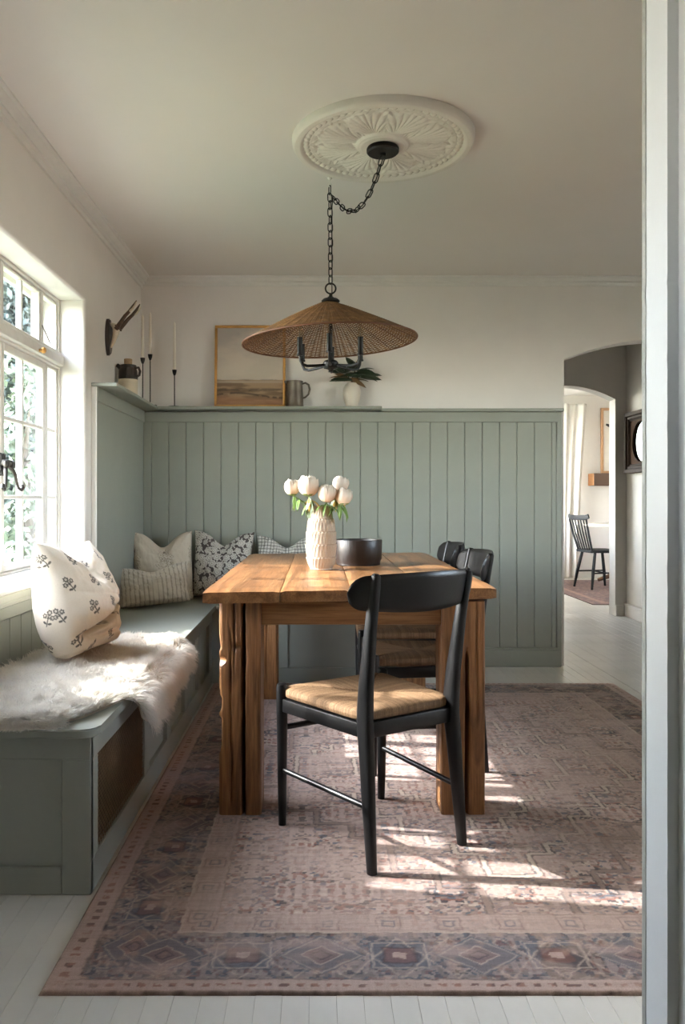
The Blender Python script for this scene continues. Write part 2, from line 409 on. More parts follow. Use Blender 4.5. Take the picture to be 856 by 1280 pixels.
def light(name, y0, y1, z0, z1, cols, rows, stile, bot=None, xo=0):
    m = M(); a, b = XW-.040+xo, XW-.008+xo; fr(m, a, b, y0, y1, z0, z1, stile, bot)
    f = m.obj(name, m_window, window)
    iy0, iy1, iz0, iz1 = y0+stile, y1-stile, z0+(bot or stile), z1-stile; mw = .0085
    ye = [iy0]+list(cols)+[iy1]; ze = [iz0]+list(rows)+[iz1]
    for y in cols: link('muntin', M().box(a+.006, b-.004, y-mw, y+mw, iz0, iz1, .003).mesh(), m_window, f)
    for z in rows: link('muntin', M().box(a+.007, b-.005, iy0, iy1, z-mw, z+mw, .003).mesh(), m_window, f)
    for p, q in zip(ye, ye[1:]):
        for r, s in zip(ze, ze[1:]):
            x = (a+b)/2; link('pane', M().box(x-.0015, x+.0015, p+.002, q-.002, r+.002, s-.002).mesh(False), m_glass, f)
    return f
ROWS = (1.062, 1.380)
c1 = light('casement', 3.158, 3.674, Z0+.018, 1.678, (3.405,), ROWS, .032, .026)
c2 = light('casement', 2.616, 3.152, Z0+.018, 1.678, (2.885,), ROWS, .032, .026)
light('sidelight', 3.692, WY1-.018, Z0+.018, 1.678, (), ROWS, .014)
light('sidelight', WY0+.018, 2.598, Z0+.018, 1.678, (), ROWS, .014)
light('transom_light', 3.172, 3.604, 1.758, Z1-.018, (3.395,), (), .012)
light('transom_light', 2.706, 3.140, 1.758, Z1-.018, (2.925,), (), .012)
light('transom_light', 3.636, WY1-.018, 1.758, Z1-.018, (), (), .012)
light('transom_light', WY0+.018, 2.675, 1.758, Z1-.018, (), (), .012)
# unseen window added in the right-hand wall to raise the fill light
w2 = M(); fr(w2, 3.20, 3.25, 1.9, 3.1, 1.15, 2.05, .05)
w2 = struct(w2.obj('added_fill_window', m_window))
for a_, b__ in ((1.95, 2.48), (2.52, 3.05)):
    link('pane', M().box(3.222, 3.225, a_, b__, 1.20, 2.0).mesh(False), m_glass, w2)
for y in (2.50,): link('mullion', M().box(3.205, 3.245, y-.02, y+.02, 1.20, 2.0, .004).mesh(), m_window, w2)
# outer storm frame
st = M(); fr(st, -1.330, -1.312, WY0, WY1, Z0, Z1, .03, bev=.003)
for y in (2.88, 3.21, 3.54): st.box(-1.328, -1.314, y-.009, y+.009, Z0+.03, Z1-.03, .002)
st.obj('storm_frame', m_white, window)
# espagnolette with its two curled levers, small catch and knob
m_blackiron2 = paint('worn_iron', S(62, 58, 54), .45, .2, 40, .3, 90, metal=.6)
for s, cs in ((1, c1), (-1, c2)):
    yb = 3.155+s*.013; h = M()
    h.box(XW-.01, XW+.004, yb-.011, yb+.011, 1.145, 1.235, .004)
    h.lathe([(0, -.012), (.014, -.010), (.017, 0), (.014, .012), (0, .014)], 12, (XW+.016, yb+s*.004, 1.195))
    h.lathe([(0, -.016), (.008, -.012), (.011, 0), (.008, .012), (0, .018)], 10, (XW+.026, yb+s*.022, 1.190))
    pts = [(XW+.016, yb, 1.185), (XW+.024, yb+s*.02, 1.170), (XW+.030, yb+s*.034, 1.155), (XW+.033, yb+s*.042, 1.125), (XW+.036, yb+s*.055, 1.098), (XW+.04, yb+s*.075, 1.090), (XW+.04, yb+s*.09, 1.100), (XW+.04, yb+s*.088, 1.112)]
    h.tube(pts, [.008, .008, .0075, .0065, .006, .007, .0095, .006], 10)
    h.obj('lever_handle', m_blackiron2, cs)
k = M().lathe([(0, 0), (.007, 0), (.007, .01), (.013, .014), (.014, .024), (.009, .030), (0, .031)], 14, mat=Matrix.Translation((XW+.022, 3.50, 1.705)) @ Matrix.Rotation(PI/2, 4, 'Y'))
k.obj('stay_knob', m_gold, window)
k = M().tube([(XW-.004, 3.615, 1.84), (XW+.012, 3.625, 1.80), (XW+.018, 3.66, 1.768), (XW+.012, 3.70, 1.775), (XW+.006, 3.715, 1.80)], .0028, 8); k.obj('hook_catch', m_steel, window)
# ================================================================== BUILT-IN BENCH
bx, by = -.600, 4.585
m_mesh = paint('bronze_grille', S(128, 106, 84), .5, .1, 30, .1, 60, metal=.2)
m_recess_shade = paint('recess_shade', S(20, 15, 12), .9)
bench = thing('corner_bench', 'sage green built-in corner bench with panelled front and bronze grille', 'bench', (-.86, 3.3, 0))
BL = Vector((-.86, 3.3, 0))
def bo(m, name, mat, ang=35): 
    me = m.mesh(True, ang); me.transform(Matrix.Translation(-BL)); return link(name, me, mat, bench)
bo(M().box(XL, bx-.022, 2.146, by+.022, .0, .42).box(XL, .40, by+.022, YB-.03, 0, .42), 'carcass', m_green)
# grille recess: its shade is a dark sheet in front of the carcass
def seat_outline():
    r = .045; pts = [(XL, 2.098)]
    cx, cy = bx+.022-r, 2.098+r
    for i in range(9): a = -PI/2+PI/2*i/8; pts.append((cx+r*math.cos(a), cy+r*math.sin(a)))
    pts += [(bx+.022, by-.022), (bx+.022, YB-.03), (XL, YB-.03)]
    return pts
m = M(); m.poly([(x, y, .423) for x, y in seat_outline()], .024, 2)
es = [e for e in m.b.edges if abs(e.verts[0].co.z-e.verts[1].co.z) < 1e-5]
bmesh.ops.bevel(m.b, geom=es, offset=.004, segments=2, affect='EDGES'); bo(m, 'seat_board', m_green)
bo(M().box(bx+.023, .425, by-.022, YB-.03, .423, .447, .004), 'seat_board', m_green)
# end facing the camera
E = 2.126
for n_, x0, x1, z0, z1 in (('stile', bx-.079, bx, 0, .36), ('rail', XL, bx, .36, .423), ('rail', XL, bx-.079, 0, .072)):
    bo(M().box(x0, x1, E, E+.022, z0, z1, .002), n_, m_green)
bo(M().box(XL, bx-.07, E+.014, E+.022, .06, .37), 'panel', m_green)
# long front
F0, F1 = bx-.022, bx
bo(M().box(F0, F1, E+.0005, by, .355, .4228, .002), 'rail', m_green)
bo(M().box(F0, F1, E+.0005, by, 0, .088, .002), 'rail', m_green)
st_y = [(E+.0005, 2.195), (2.787, 2.872), (3.21, 3.295), (3.63, 3.715), (4.05, 4.135), (4.46, by)]
for a, b in st_y: bo(M().box(F0, F1, a, b, .088, .355, .002), 'stile', m_green)
for (a, b), (c, d) in list(zip(st_y, st_y[1:]))[1:]: bo(M().box(F0-.002, F0+.006, b-.01, c+.01, .08, .36), 'panel', m_green)
bo(M().box(F0-.0015, F0+.001, 2.19, 2.79, .08, .36), 'grille_shade_sheet', m_recess_shade)  # dark sheet standing in for the shade behind the grille
gm = M(); p = .021
y0, y1, z0, z1 = 2.19, 2.79, .084, .358
for sgn in (1, -1):
    k = int((y1-y0+z1-z0)/p)+1
    for i in range(k):
        c0 = y0-(z1-z0)+i*p
        pts = []
        for z in (z0, z1):
            y = c0+(z-z0) if sgn > 0 else c0+(z1-z); pts.append([y, z])
        (ya, za), (yb, zb) = pts
        def clip(ya, za, yb, zb):
            out = []
            for yy, zz in ((ya, za), (yb, zb)):
                if yy < y0: t = (y0-ya)/(yb-ya); zz = za+t*(zb-za); yy = y0
                if yy > y1: t = (y1-ya)/(yb-ya); zz = za+t*(zb-za); yy = y1
                out.append((yy, zz))
            return out
        if max(ya, yb) <= y0 or min(ya, yb) >= y1: continue
        (ya2, za2), (yb2, zb2) = clip(ya, za, yb, zb)
        xx = bx-.008 if sgn > 0 else bx-.0105
        gm.tube([(xx, ya2, za2), (xx, yb2, zb2)], (.0014, .0026), 4, cap=False, up=(1, 0, 0))
bo(gm, 'grille', m_mesh)
# back leg of the L
bo(M().box(bx+.001, .40, by, by+.022, .355, .4228, .002), 'rail', m_green)
bo(M().box(bx+.001, .40, by, by+.022, 0, .088, .002), 'rail', m_green)
st_x = [(bx+.001, bx+.07), (-.255, -.165), (.315, .40)]
for a, b in st_x: bo(M().box(a, b, by, by+.022, .088, .355, .002), 'stile', m_green)
for (a, b), (c, d) in zip(st_x, st_x[1:]): bo(M().box(b-.01, c+.01, by+.014, by+.022, .08, .36), 'panel', m_green)

# ledge shelf
sh = thing('ledge_shelf', 'pale sage corner ledge shelf running above the panelling', 'shelf', (-.99, 4.94, 1.61)); SL = Vector((-.99, 4.94, 1.61))
me = M().box(XL, -.985, 3.950, YB, 1.6125, 1.630, .003).mesh(); me.transform(Matrix.Translation(-SL)); link('shelf_board', me, m_green, sh)
me = M().box(-.984, .402, 4.940, YB, 1.6125, 1.630, .003).mesh(); me.transform(Matrix.Translation(-SL)); link('shelf_board', me, m_green, sh)
SH = 1.6302

# ================================================================== RUG
RX0, RX1, RY0, RY1, RT = -.590, 1.690, 1.694, 4.562, .008
def rug_color(x, y):
    W, H = RX1-RX0, RY1-RY0
    u, v = x-RX0, y-RY0
    P = {'pale': s2l((192, 168, 158)), 'cream': s2l((206, 187, 172)), 'rose': s2l((148, 98, 86)), 'rust': s2l((132, 76, 60)), 'slate': s2l((92, 98, 112)), 'char': s2l((66, 60, 66)), 'taupe': s2l((156, 134, 124)), 'mauve': s2l((150, 126, 122))}
    names = ['pale', 'taupe', 'slate', 'char', 'rose', 'cream', 'mauve', 'rust']; pal = np.array([P[k] for k in names])
    col = np.broadcast_to(P['pale'], x.shape+(3,)).copy()
    x = x+.010*(fbm(x*55, y*55, 12, 2)-.5); y = y+.010*(fbm(x*55, y*55, 15, 2)-.5); u = x-RX0; v = y-RY0
    def put(mask, c, a=1.0):
        w = (mask*a)[..., None]; col[:] = col*(1-w)+(P[c] if isinstance(c, str) else c)*w
    du = np.minimum(u, W-u); dv = np.minimum(v, H-v)
    inner_u, inner_v = .255, .232
    field = (du > inner_u) & (dv > inner_v)
    bord = ((du > .072) & (dv > .047)) & ~field
    # position along / across the border
    horiz = (dv/inner_v < du/inner_u)
    s = np.where(horiz, np.abs(u-W/2), np.abs(v-H/2)); t = np.where(horiz, (dv-.047)/(inner_v-.047), (du-.072)/(inner_u-.072))
    wear = fbm(x*9, y*9, 1.7, 4); wear2 = fbm(x*38, y*38, 4.1, 3)
    # main border, worn charcoal and slate
    mott = fbm(x*26, y*26, 2.2, 3)
    bc = np.where((fbm(x*5, y*5, 8.8, 2) > .5)[..., None], P['slate'], P['char'])
    put(bord, P['taupe']); w = np.where(bord, sstep(.38, .52, mott*.6+wear*.42), 0)
    col[:] = col*(1-w[..., None]*.9)+bc*w[..., None]*.9
    cell = .36; sc = (s % cell)-cell/2; tt = (t-.5)*.185
    r = np.abs(sc)+np.abs(tt)*1.25                      # lozenge medallions
    def ring(d, c0, w_): return np.clip(1-np.abs(d-c0)/w_, 0, 1)
    put(bord*(r < .085), 'mauve', .25); put(bord*(r < .045), 'rose', .28)
    put(bord*ring(r, .09, .006), 'cream', .55); put(bord*ring(r, .047, .005), 'cream', .7); put(bord*ring(r, .022, .006), 'char', .8)
    zig = np.abs((s*1.0 % .12)-.06)-np.abs(tt+.01)*.75
    put(bord*ring(zig, .0, .005)*(r > .1), 'cream', .6); put(bord*ring(zig, .012, .004)*(r > .1), 'char', .7)
    hx = np.maximum(np.abs(((s+.18) % cell)-cell/2)*.8, np.abs(tt))
    put(bord*ring(hx, .05, .004), 'cream', .6); put(bord*(hx < .03), 'rust', .5); put(bord*ring(hx, .03, .005), 'char', .8); put(bord*(hx < .011), 'pale', .8)
    # cell motifs, mirrored tiles
    rng = np.random.default_rng(11)
    def tiles(n, size, K, probs):
        T = np.zeros((K, size, size), int)
        for k in range(K):
            h = size//2; q = rng.choice(len(names), (h, h), p=probs)
            for _ in range(3):
                i, j = rng.integers(0, h, 2); w_, h_ = rng.integers(1, 3, 2)+1
                c = rng.choice(len(names), p=probs); q[i:i+w_, j:j+1] = c; q[i:i+1, j:j+h_] = c
            full = np.block([[q, q[:, ::-1]], [q[::-1], q[::-1, ::-1]]]); T[k] = full
        return T
    T = tiles(0, 14, 24, [.42, .15, .10, .07, .09, .07, .08, .02])
    def motif(a, b, cs, size, salt):
        jx = (fbm(x*60, y*60, 3, 2)-.5)*cs*.9
        ci = np.floor((a+jx)/cs).astype(int); cj = np.floor((b+jx)/cs).astype(int)
        ti = ci//size; tj = cj//size
        k = (hash3(ti*3+salt, tj*7, ti*0+salt)*23.99).astype(int)
        return pal[T[k, ci % size, cj % size]]
    mc = motif(np.abs(u-W/2), np.abs(v-H/2), .0095, 14, 3)
    fa = np.where(field, np.clip(.68+(wear-.5)*1.7, .18, .95), 0)
    col[:] = col*(1-fa[..., None])+mc*fa[..., None]
    mb = motif(s+.07, t*.185, .0085, 14, 9); wb = np.where(bord & (r > .1) & (hx > .055), .42, 0)[..., None]; col[:] = col*(1-wb)+mb*wb
    # pale inner band of the field with key motifs
    fu, fv = du-inner_u, dv-inner_v; fd = np.minimum(fu, fv)
    put(field*(fd < .085), 'pale', .72); put(field*ring(fd, .086, .004), 'taupe', .9); put(field*ring(fd, .004, .004), 'cream', .9)
    sf = np.where(fv < fu, np.abs(u-W/2), np.abs(v-H/2)); cs2 = (sf % .15)-.075; kk = np.maximum(np.abs(cs2), np.abs(fd-.043))
    put(field*(fd < .085)*ring(kk, .028, .004), 'mauve', .9); put(field*(fd < .085)*ring(kk, .012, .005), 'slate', .7)
    # stepped medallion outlines
    a, b = np.abs(u-W/2), np.abs(v-H/2)
    st_ = lambda q, n: np.floor(q/n)*n
    for R, k, c in ((.62, .07, 'cream'), (.40, .05, 'cream'), (.80, .11, 'taupe')):
        d = np.maximum(st_(a, k)+st_(b*.72, k*.72), 0)
        inside = (d < R); 
        # outline where the stepped inside changes within 8 mm
        e = 0
        for ox, oy in ((.007, 0), (-.007, 0), (0, .007), (0, -.007)):
            e = np.maximum(e, np.abs(((st_(np.abs(u+ox-W/2), k)+st_(np.abs(v+oy-H/2)*.72, k*.72)) < R).astype(float)-inside))
        e2 = 0
        for ox, oy in ((.013, 0), (-.013, 0), (0, .013), (0, -.013)):
            e2 = np.maximum(e2, np.abs(((st_(np.abs(u+ox-W/2), k)+st_(np.abs(v+oy-H/2)*.72, k*.72)) < R).astype(float)-inside))
        f2 = field*(fd > .09); put(f2*e2, 'char', .6); put(f2*e, c, .95)
    # flowers in rows
    fu2 = (a % .125)-.0625; fv2 = (b % .105)-.0525; rr = np.hypot(fu2, fv2*1.25); pk = hash3((a//.125).astype(int), (b//.105).astype(int), (a*0).astype(int)+5)
    f3 = field*(fd > .1)*sstep(.35, .5, wear)
    put(f3*ring(rr, .022, .006)*(pk < .6), 'mauve', .9); put(f3*(rr < .009)*(pk < .6), np.array(P['slate']), .8); put(f3*ring(rr, .033, .004)*(pk > .75), 'rose', .7)
    # outer strip with small dashes, thin guard lines
    out = ~bord & ~field
    dd = np.where(horiz, dv, du); ds = ((s % .034) < .017); mid = np.where(horiz, np.abs(dv-.026) < .0055, np.abs(du-.036) < .009)
    put(out*mid*ds*(wear2 > .35), 'rose', .75); put(out*mid*ds*(wear2 > .55), 'char', .5)
    gl = np.where(horiz, ring(dv, .046, .004), ring(du, .071, .004)); put(gl*(~field), 'char', .6)
    put(np.clip(1-np.minimum(du, dv)/.007, 0, 1), P['taupe']*.55, 1)
    # overall wear
    w = sstep(.50, .72, fbm(x*6, y*14, 9.9, 4))*.5
    col[:] = col*(1-w[..., None])+P['pale']*w[..., None]
    streak = (.88+.24*vnoise(x*6, y*330, 3))*(.92+.16*vnoise(x*330, y*10, 8))
    # the left of the rug is redder and darker than the middle
    lf = sstep(.55, .1, u)*.35
    col[:] = col*(1-lf[..., None]*(1-np.array([.92, .74, .66])))
    return .86*col*streak[..., None]
ys = [RY0]
while ys[-1] < RY1: ys.append(ys[-1]+np.interp(ys[-1], [1.7, 2.4, 4.5], [.0030, .0036, .0075]))
ys = np.array(ys); ys = RY0+(ys-RY0)*(RY1-RY0)/(ys[-1]-RY0); xs = np.linspace(RX0, RX1, 600)
XX, YY = np.meshgrid(xs, ys, indexing='ij'); nu, nv = XX.shape
ed = np.minimum(np.minimum(XX-RX0, RX1-XX), np.minimum(YY-RY0, RY1-YY))
ZZ = RT*np.sqrt(np.clip(ed/.006, 0, 1))*.97 - .0008*fbm(XX*3, YY*3, 2)*np.clip(ed/.05, 0, 1)
V = np.stack([XX, YY, ZZ], -1).reshape(-1, 3); Q = gridq(nu, nv)
rl = np.array([(RX0+RX1)/2, (RY0+RY1)/2, 0])
m_rug = vcol('printed_rug', .95, .14, 420, .5, .002, .15)
rug = link('rug', fast(V-rl, Q, True, rug_color(XX, YY).reshape(-1, 3)), m_rug, None, tuple(rl))
tag(rug, 'faded pink and slate patterned rug on the white floorboards under the table', 'rug')
# ================================================================== TABLE
TC = Vector((.112, 3.50, RT)); TX0, TX1 = -.370, .597
def ttilt(x): return .008*(x-TX0)/(TX1-TX0)
table = thing('dining_table', 'chunky reclaimed oak farmhouse dining table with planked top', 'table', TC)
def tl(v): v = np.asarray(v, float); return v-np.array(TC)
def rough_plank(name, x0, x1, yf0, yf1, yb, z0, z1, mat, seed):
    """board along Y with a hewn surface; the front end runs from yf0 (left) to yf1 (right)"""
    per = []; nxs = 12
    hx = lambda i: i/nxs
    for i in range(nxs+1): per.append((hx(i), 1))
    for i in range(1, 4): per.append((1, 1-i/4))
    for i in range(nxs+1): per.append((1-hx(i), 0))
    for i in range(1, 4): per.append((0, i/4))
    per = np.array(per); ny = 70; t = np.linspace(0, 1, ny)
    U, Tt = np.meshgrid(np.arange(len(per)), t, indexing='ij')
    pu, pv = per[U, 0], per[U, 1]
    X = x0+(x1-x0)*pu; yf = yf0+(yf1-yf0)*pu; Y = yf+(yb-yf)*Tt; Z = z0+(z1-z0)*pv
    e = (fbm(X*14+seed, Y*3, Z*14, 3)-.5)
    corner = ((pu < .001) | (pu > .999)) & ((pv > .999) | (pv < .001))
    ch = .0035*(.6+1.0*vnoise(Y*9+seed, seed, pu*3))
    Z = np.where(corner & (pv > .5), Z-ch, np.where(corner, Z+ch, Z)); 
    near = np.clip(1-Tt*25, 0, 1)+np.clip(1-(1-Tt)*25, 0, 1)
    Z = Z-near*.0035*np.sign(pv-.5)
    X = X+np.where((pu < .001) | (pu > .999), (fbm(Y*5+seed, seed, 2)-.5)*.0035, 0); Z = Z+e*.003*(pv > .9) + ttilt(X)
    n = len(per); V = np.stack([X, Y, Z], -1).reshape(-1, 3); Q = gridq(n, ny, 0, True)
    # end caps
    c0 = len(V); mids = np.array([[np.mean(X[:, 0]), np.mean(Y[:, 0])-.0015, np.mean(Z[:, 0])], [np.mean(X[:, -1]), np.mean(Y[:, -1])+.001, np.mean(Z[:, -1])]]); V = np.vstack([V, mids])
    tri = []
    for i in range(n):
        j = (i+1) % n; tri.append((i*ny, c0, j*ny)); tri.append((j*ny+ny-1, c0+1, i*ny+ny-1))
    me = bpy.data.meshes.new('m'); me.from_pydata([tuple(v) for v in tl(V)], [], [tuple(q) for q in Q]+tri); me.update()
    m = M(); m.b.from_mesh(me); return m.obj(name, mat, table, ang=32)
pxs = [-.370, -.1195, .113, .352, .597]
fy = [2.585, 2.602, 2.622, 2.640, 2.655]
for i in range(4):
    rough_plank('top_plank', pxs[i]+.0012, pxs[i+1]-.0012, fy[i], fy[i+1]-.003, 4.455+random.uniform(-.006, .006), .711-.0002, .7552-random.uniform(0, .0015), m_oaky, i*7.3+1)
def hewn_leg(cx, y0, w, d, h, cracks, notches, seed, jag=0):
    ns, nz = 64, 110; ring = []
    for k, (a, b) in enumerate((((0, 0), (1, 0)), ((1, 0), (1, 1)), ((1, 1), (0, 1)), ((0, 1), (0, 0)))):
        for i in range(ns): t = i/ns; ring.append((a[0]+(b[0]-a[0])*t, a[1]+(b[1]-a[1])*t, k, t))
    R = np.array(ring); n = len(ring); zz = np.linspace(0, h, nz)
    I, J = np.meshgrid(np.arange(n), zz, indexing='ij'); pu, pv, sd, st = R[I, 0], R[I, 1], R[I, 2], R[I, 3]; Z = J
    X = cx+(pu-.5)*w; Y = y0+pv*d
    edge = np.minimum(st, 1-st)*w
    ins = .004*np.exp(-(edge/.005)**2)*(.7+vnoise(Z*14+seed, sd, seed)*1.2)
    ins = ins+.004*(fbm(X*22+seed, Y*22, Z*4.2, 4)-.45)
    for side, u0, z0, z1, dep, sig, wob in cracks:
        uc = u0+wob*(fbm(Z*5+seed, seed*1.3, u0*9, 3)-.5); on = sstep(z0-.04, z0+.04, Z)*sstep(z1+.04, z1-.04, Z)
        g = np.exp(-np.abs((st-uc)*w/sig)**2)*(sd == side); ins = ins+dep*g*on*(.65+.7*vnoise(Z*20, u0*9, seed))
    for side, u0, zc, dep, su, sz in notches:
        ins = ins+dep*np.exp(-((st-u0)/su)**2-((Z-zc)/sz)**2)*(sd == side)
    if jag:
        j = jag*sstep(.5, .75, fbm(Z*16, seed, 4, 3))*sstep(.12, .2, Z)*sstep(.62, .5, Z)*np.exp(-(pu/.07)**2)*(pv < .5)
        X = X+j
    nx = np.array([0, 1, 0, -1])[sd.astype(int)]; nyv = np.array([-1, 0, 1, 0])[sd.astype(int)]
    X = X-nx*ins; Y = Y-nyv*ins
    V = np.stack([X, Y, Z+TC[2]], -1).reshape(-1, 3); Q = gridq(n, nz, 0, True)[:, ::-1]
    me = bpy.data.meshes.new('m'); V2 = tl(V); c0 = len(V2); V2 = np.vstack([V2, [[cx-TC[0], y0+d/2-TC[1], 0], [cx-TC[0], y0+d/2-TC[1], h]]])
    cap = [(j*nz, i*nz, c0) for i in range(n) for j in [(i+1) % n]]+[(i*nz+nz-1, j*nz+nz-1, c0+1) for i in range(n) for j in [(i+1) % n]]
    me.from_pydata([tuple(v) for v in V2], [], [tuple(q) for q in Q]+cap); me.update()
    m = M(); m.b.from_mesh(me); return m.obj('leg', m_oakz, table, ang=50)
LH = .704
hewn_leg(-.2535, 2.645, .139, .139, LH-.002, [(0, .58, .0, .72, .062, .0042, .05), (0, .36, .50, .72, .008, .0036, .10), (0, .27, .05, .60, .008, .004, .12)],
         [(3, .92, .512, .022, .22, .016), (0, .0, .512, .026, .12, .014), (0, .45, .555, .009, .16, .012), (0, .6, .52, .016, .05, .03)], 2.0, .009)
hewn_leg(.4855, 2.648, .145, .139, LH+.002, [(0, .58, .0, .52, .055, .0046, .08), (0, .40, .08, .3, .02, .004, .05), (0, .8, .3, .7, .006, .004, .08), (3, .5, .1, .6, .01, .004, .08)], [(0, .32, .27, .012, .09, .012)], 5.0)
hewn_leg(-.275, 4.18, .139, .139, LH-.002, [(0, .6, .1, .5, .006, .004, .1)], [], 8.0)
hewn_leg(.50, 4.18, .139, .139, LH+.002, [(0, .4, .1, .5, .01, .004, .1)], [], 11.0)
def tbox(name, x0, x1, y0, y1, z0, z1, mat, b=.004):
    me = M().box(x0, x1, y0, y1, z0, z1, b, 2).mesh(); me.transform(Matrix.Translation(-TC)); return link(name, me, mat, table)
tbox('apron', -.186, .416, 2.665, 2.705, .634, .712, m_oakx); tbox('apron', -.206, .43, 4.25, 4.29, .634, .712, m_oakx)
tbox('apron', -.285, -.245, 2.783, 4.182, .634, .712, m_oaky); tbox('apron', .470, .510, 2.785, 4.182, .634, .715, m_oaky)

# ================================================================== CHAIRS
def rush_material():
    return vcol('woven_rush', .8, .18, 240, .5, .0015)
    k = N('woven_rush'); v = k.coords(); n1 = k.noise(v, 45, 3, .5); n2 = k.noise(v, 330, 3, .6)
    a = k.ramp(n1, [(.25, S(138, 110, 80)), (.5, S(160, 132, 100)), (.75, S(180, 154, 122))])
    c = k.mix(1.0, a, k.ramp(n2, [(.3, (.55, .5, .45, 1)), (.6, (1, 1, 1, 1))]), 'MULTIPLY')
    k.base(c, .75, 0, .25); k.bump(n2, .5, .002); return k.m
m_rush = rush_material()
def make_chair(label, loc, rotz):
    t = thing('dining_chair', label, 'chair', loc, rotz, 'black rush seat chairs round the table')
    for s in (-1, 1):
        pts = [(s*.172, -.214, 0), (s*.1695, -.197, .17), (s*.1665, -.183, .32), (s*.165, -.174, .39), (s*.1655, -.174, .44), (s*.167, -.181, .52), (s*.1705, -.206, .68), (s*.1735, -.230, .812), (s*.174, -.235, .832), (s*.174, -.236, .838)]
        rd = [(.0125, .0155), (.0155, .021), (.017, .026), (.0175, .029), (.0172, .029), (.0165, .025), (.015, .0185), (.014, .0155), (.0115, .013), (.006, .007)]
        M().tube(pts, rd, 16, sq=.75, up=(1, 0, 0)).obj('rear_leg', m_black, t)
        M().tube([(s*.202, .216, 0), (s*.203, .215, .10), (s*.204, .214, .35), (s*.205, .213, .440), (s*.205, .213, .452), (s*.205, .213, .456)], [.0125, .0145, .018, .0185, .0165, .010], 16).obj('front_leg', m_black, t)
    R1, R2 = .366, .408
    def rail(a, b, z1, z2, th, n): # upright board between two points
        a, b = Vector(a), Vector(b); d = b-a; L = d.length; an = math.atan2(d.y, d.x); mid = (a+b)/2
        M().box(-L/2, L/2, -th/2, th/2, z1, z2, .004, 2, mat=Matrix.Translation((mid.x, mid.y, 0)) @ Matrix.Rotation(an, 4, 'Z')).obj(n, m_black, t)
    rail((-.192, .213), (.192, .213), R1, R2, .022, 'seat_rail'); rail((-.153, -.174), (.153, -.174), R1, R2+.003, .022, 'seat_rail')
    for s in (-1, 1): rail((s*.167, -.150), (s*.203, .2), R1, R2, .022, 'seat_rail')
    # rush seat, four wrapped triangles
    n = 230; u = np.linspace(-1, 1, n); U, Vv = np.meshgrid(u, u, indexing='ij'); F = .028+.205*Vv; hw = np.interp(F, [-.175, .23], [.174, .213])
    tri = np.abs(U) > np.abs(Vv); q = np.where(tri, F, U*hw); diag = np.abs(np.abs(U)-np.abs(Vv))
    rid = .0024*np.abs(np.sin(PI*q/.0065+ .35*vnoise(U*40, Vv*40, 1)))-.0010-.004*np.exp(-(diag/.03)**2)
    cornerc = np.clip((np.abs(U)+np.abs(Vv)-1.72)/.28, 0, 1)
    th = np.clip((1-np.abs(U)**7)*(1-np.abs(Vv)**7), 0, 1)**.27
    r2 = .0015*np.sin(2*PI*q/.0065)
    top = .4050+.020+(.0225)*th-.009*np.exp(-(U**2+Vv**2)/.35)+rid*th; bot = .4250-.0200*th
    pull = 1-.06*cornerc
    rshade = (.50+.55*np.abs(np.sin(PI*q/.0065+.35*vnoise(U*40, Vv*40, 1)))**.7)*(.78+.4*hash3(np.floor(q/.0065).astype(int)+200, tri.astype(int), 0*tri.astype(int)))*(1-.45*np.exp(-(diag/.022)**2))  # shade of grooves and diagonal seams painted in, plus random strand tone
    V1 = np.stack([U*hw*pull+np.where(tri, 0, r2*0), F-.205*Vv*(1-pull)*1.0, top], -1).reshape(-1, 3); V2 = np.stack([U*hw*pull, F-.205*Vv*(1-pull), bot], -1).reshape(-1, 3)
    Q = gridq(n, n); link('rush_seat', fast(np.vstack([V1, V2]), np.vstack([Q, Q[:, ::-1]+n*n]), True, np.tile((rshade[..., None]*s2l((136, 108, 80))).reshape(-1, 3), (2, 1))), m_rush, t)
    # rods
    for s in (-1, 1): M().tube([(s*.1685, -.176, .176), (s*.2035, .212, .178)], .0085, 12).obj('stretcher', m_black, t)
    M().tube([(-.2025, .214, .312), (.2025, .214, .312)], .0095, 12).obj('stretcher', m_black, t)
    # curved back board
    nr, nz = 60, 14; R = np.linspace(-.238, .238, nr); Zs = np.linspace(-1, 1, nz); A, B = np.meshgrid(R, Zs, indexing='ij')
    e = np.abs(A)/.238; end = np.sqrt(np.clip(1-np.clip((e-.80)/.20, 0, 1)**2.4, 0, 1)); end = np.maximum(end, .02)
    zc = .781+.002*e; hh = (.0585-.013*e**2)*end; f0 = -.262+1.35*A**2
    rnd = np.sqrt(np.clip(1-np.abs(B)**6, 0, 1)); thk = .0085*rnd*np.sqrt(np.clip(1-e**14, 0, 1))
    lean = -.215*(B*hh)
    P1 = np.stack([A, f0+thk+lean, zc+B*hh], -1).reshape(-1, 3); P2 = np.stack([A, f0-thk+lean, zc+B*hh], -1).reshape(-1, 3); Q = gridq(nr, nz)
    rim = []
    link('backrest', fast(np.vstack([P1, P2]), np.vstack([Q, Q[:, ::-1]+nr*nz])), m_black, t)
    return t
TH = math.atan2(.557, .83)
chair1 = make_chair('black chair with woven rush seat standing nearest, angled at the end of the table', (.177, 2.5025, RT), TH)
for y, dx, a, lab in ((3.235, .002, .02, "black rush seat chair tucked under the table's right side, nearer of two"), (3.815, -.005, -.02, "black rush seat chair tucked under the table's right side, farther back")):
    c = copy_tree(chair1); c['label'] = lab; c.location = (.425+dx, y, RT); c.rotation_euler = (0, 0, PI/2+a)

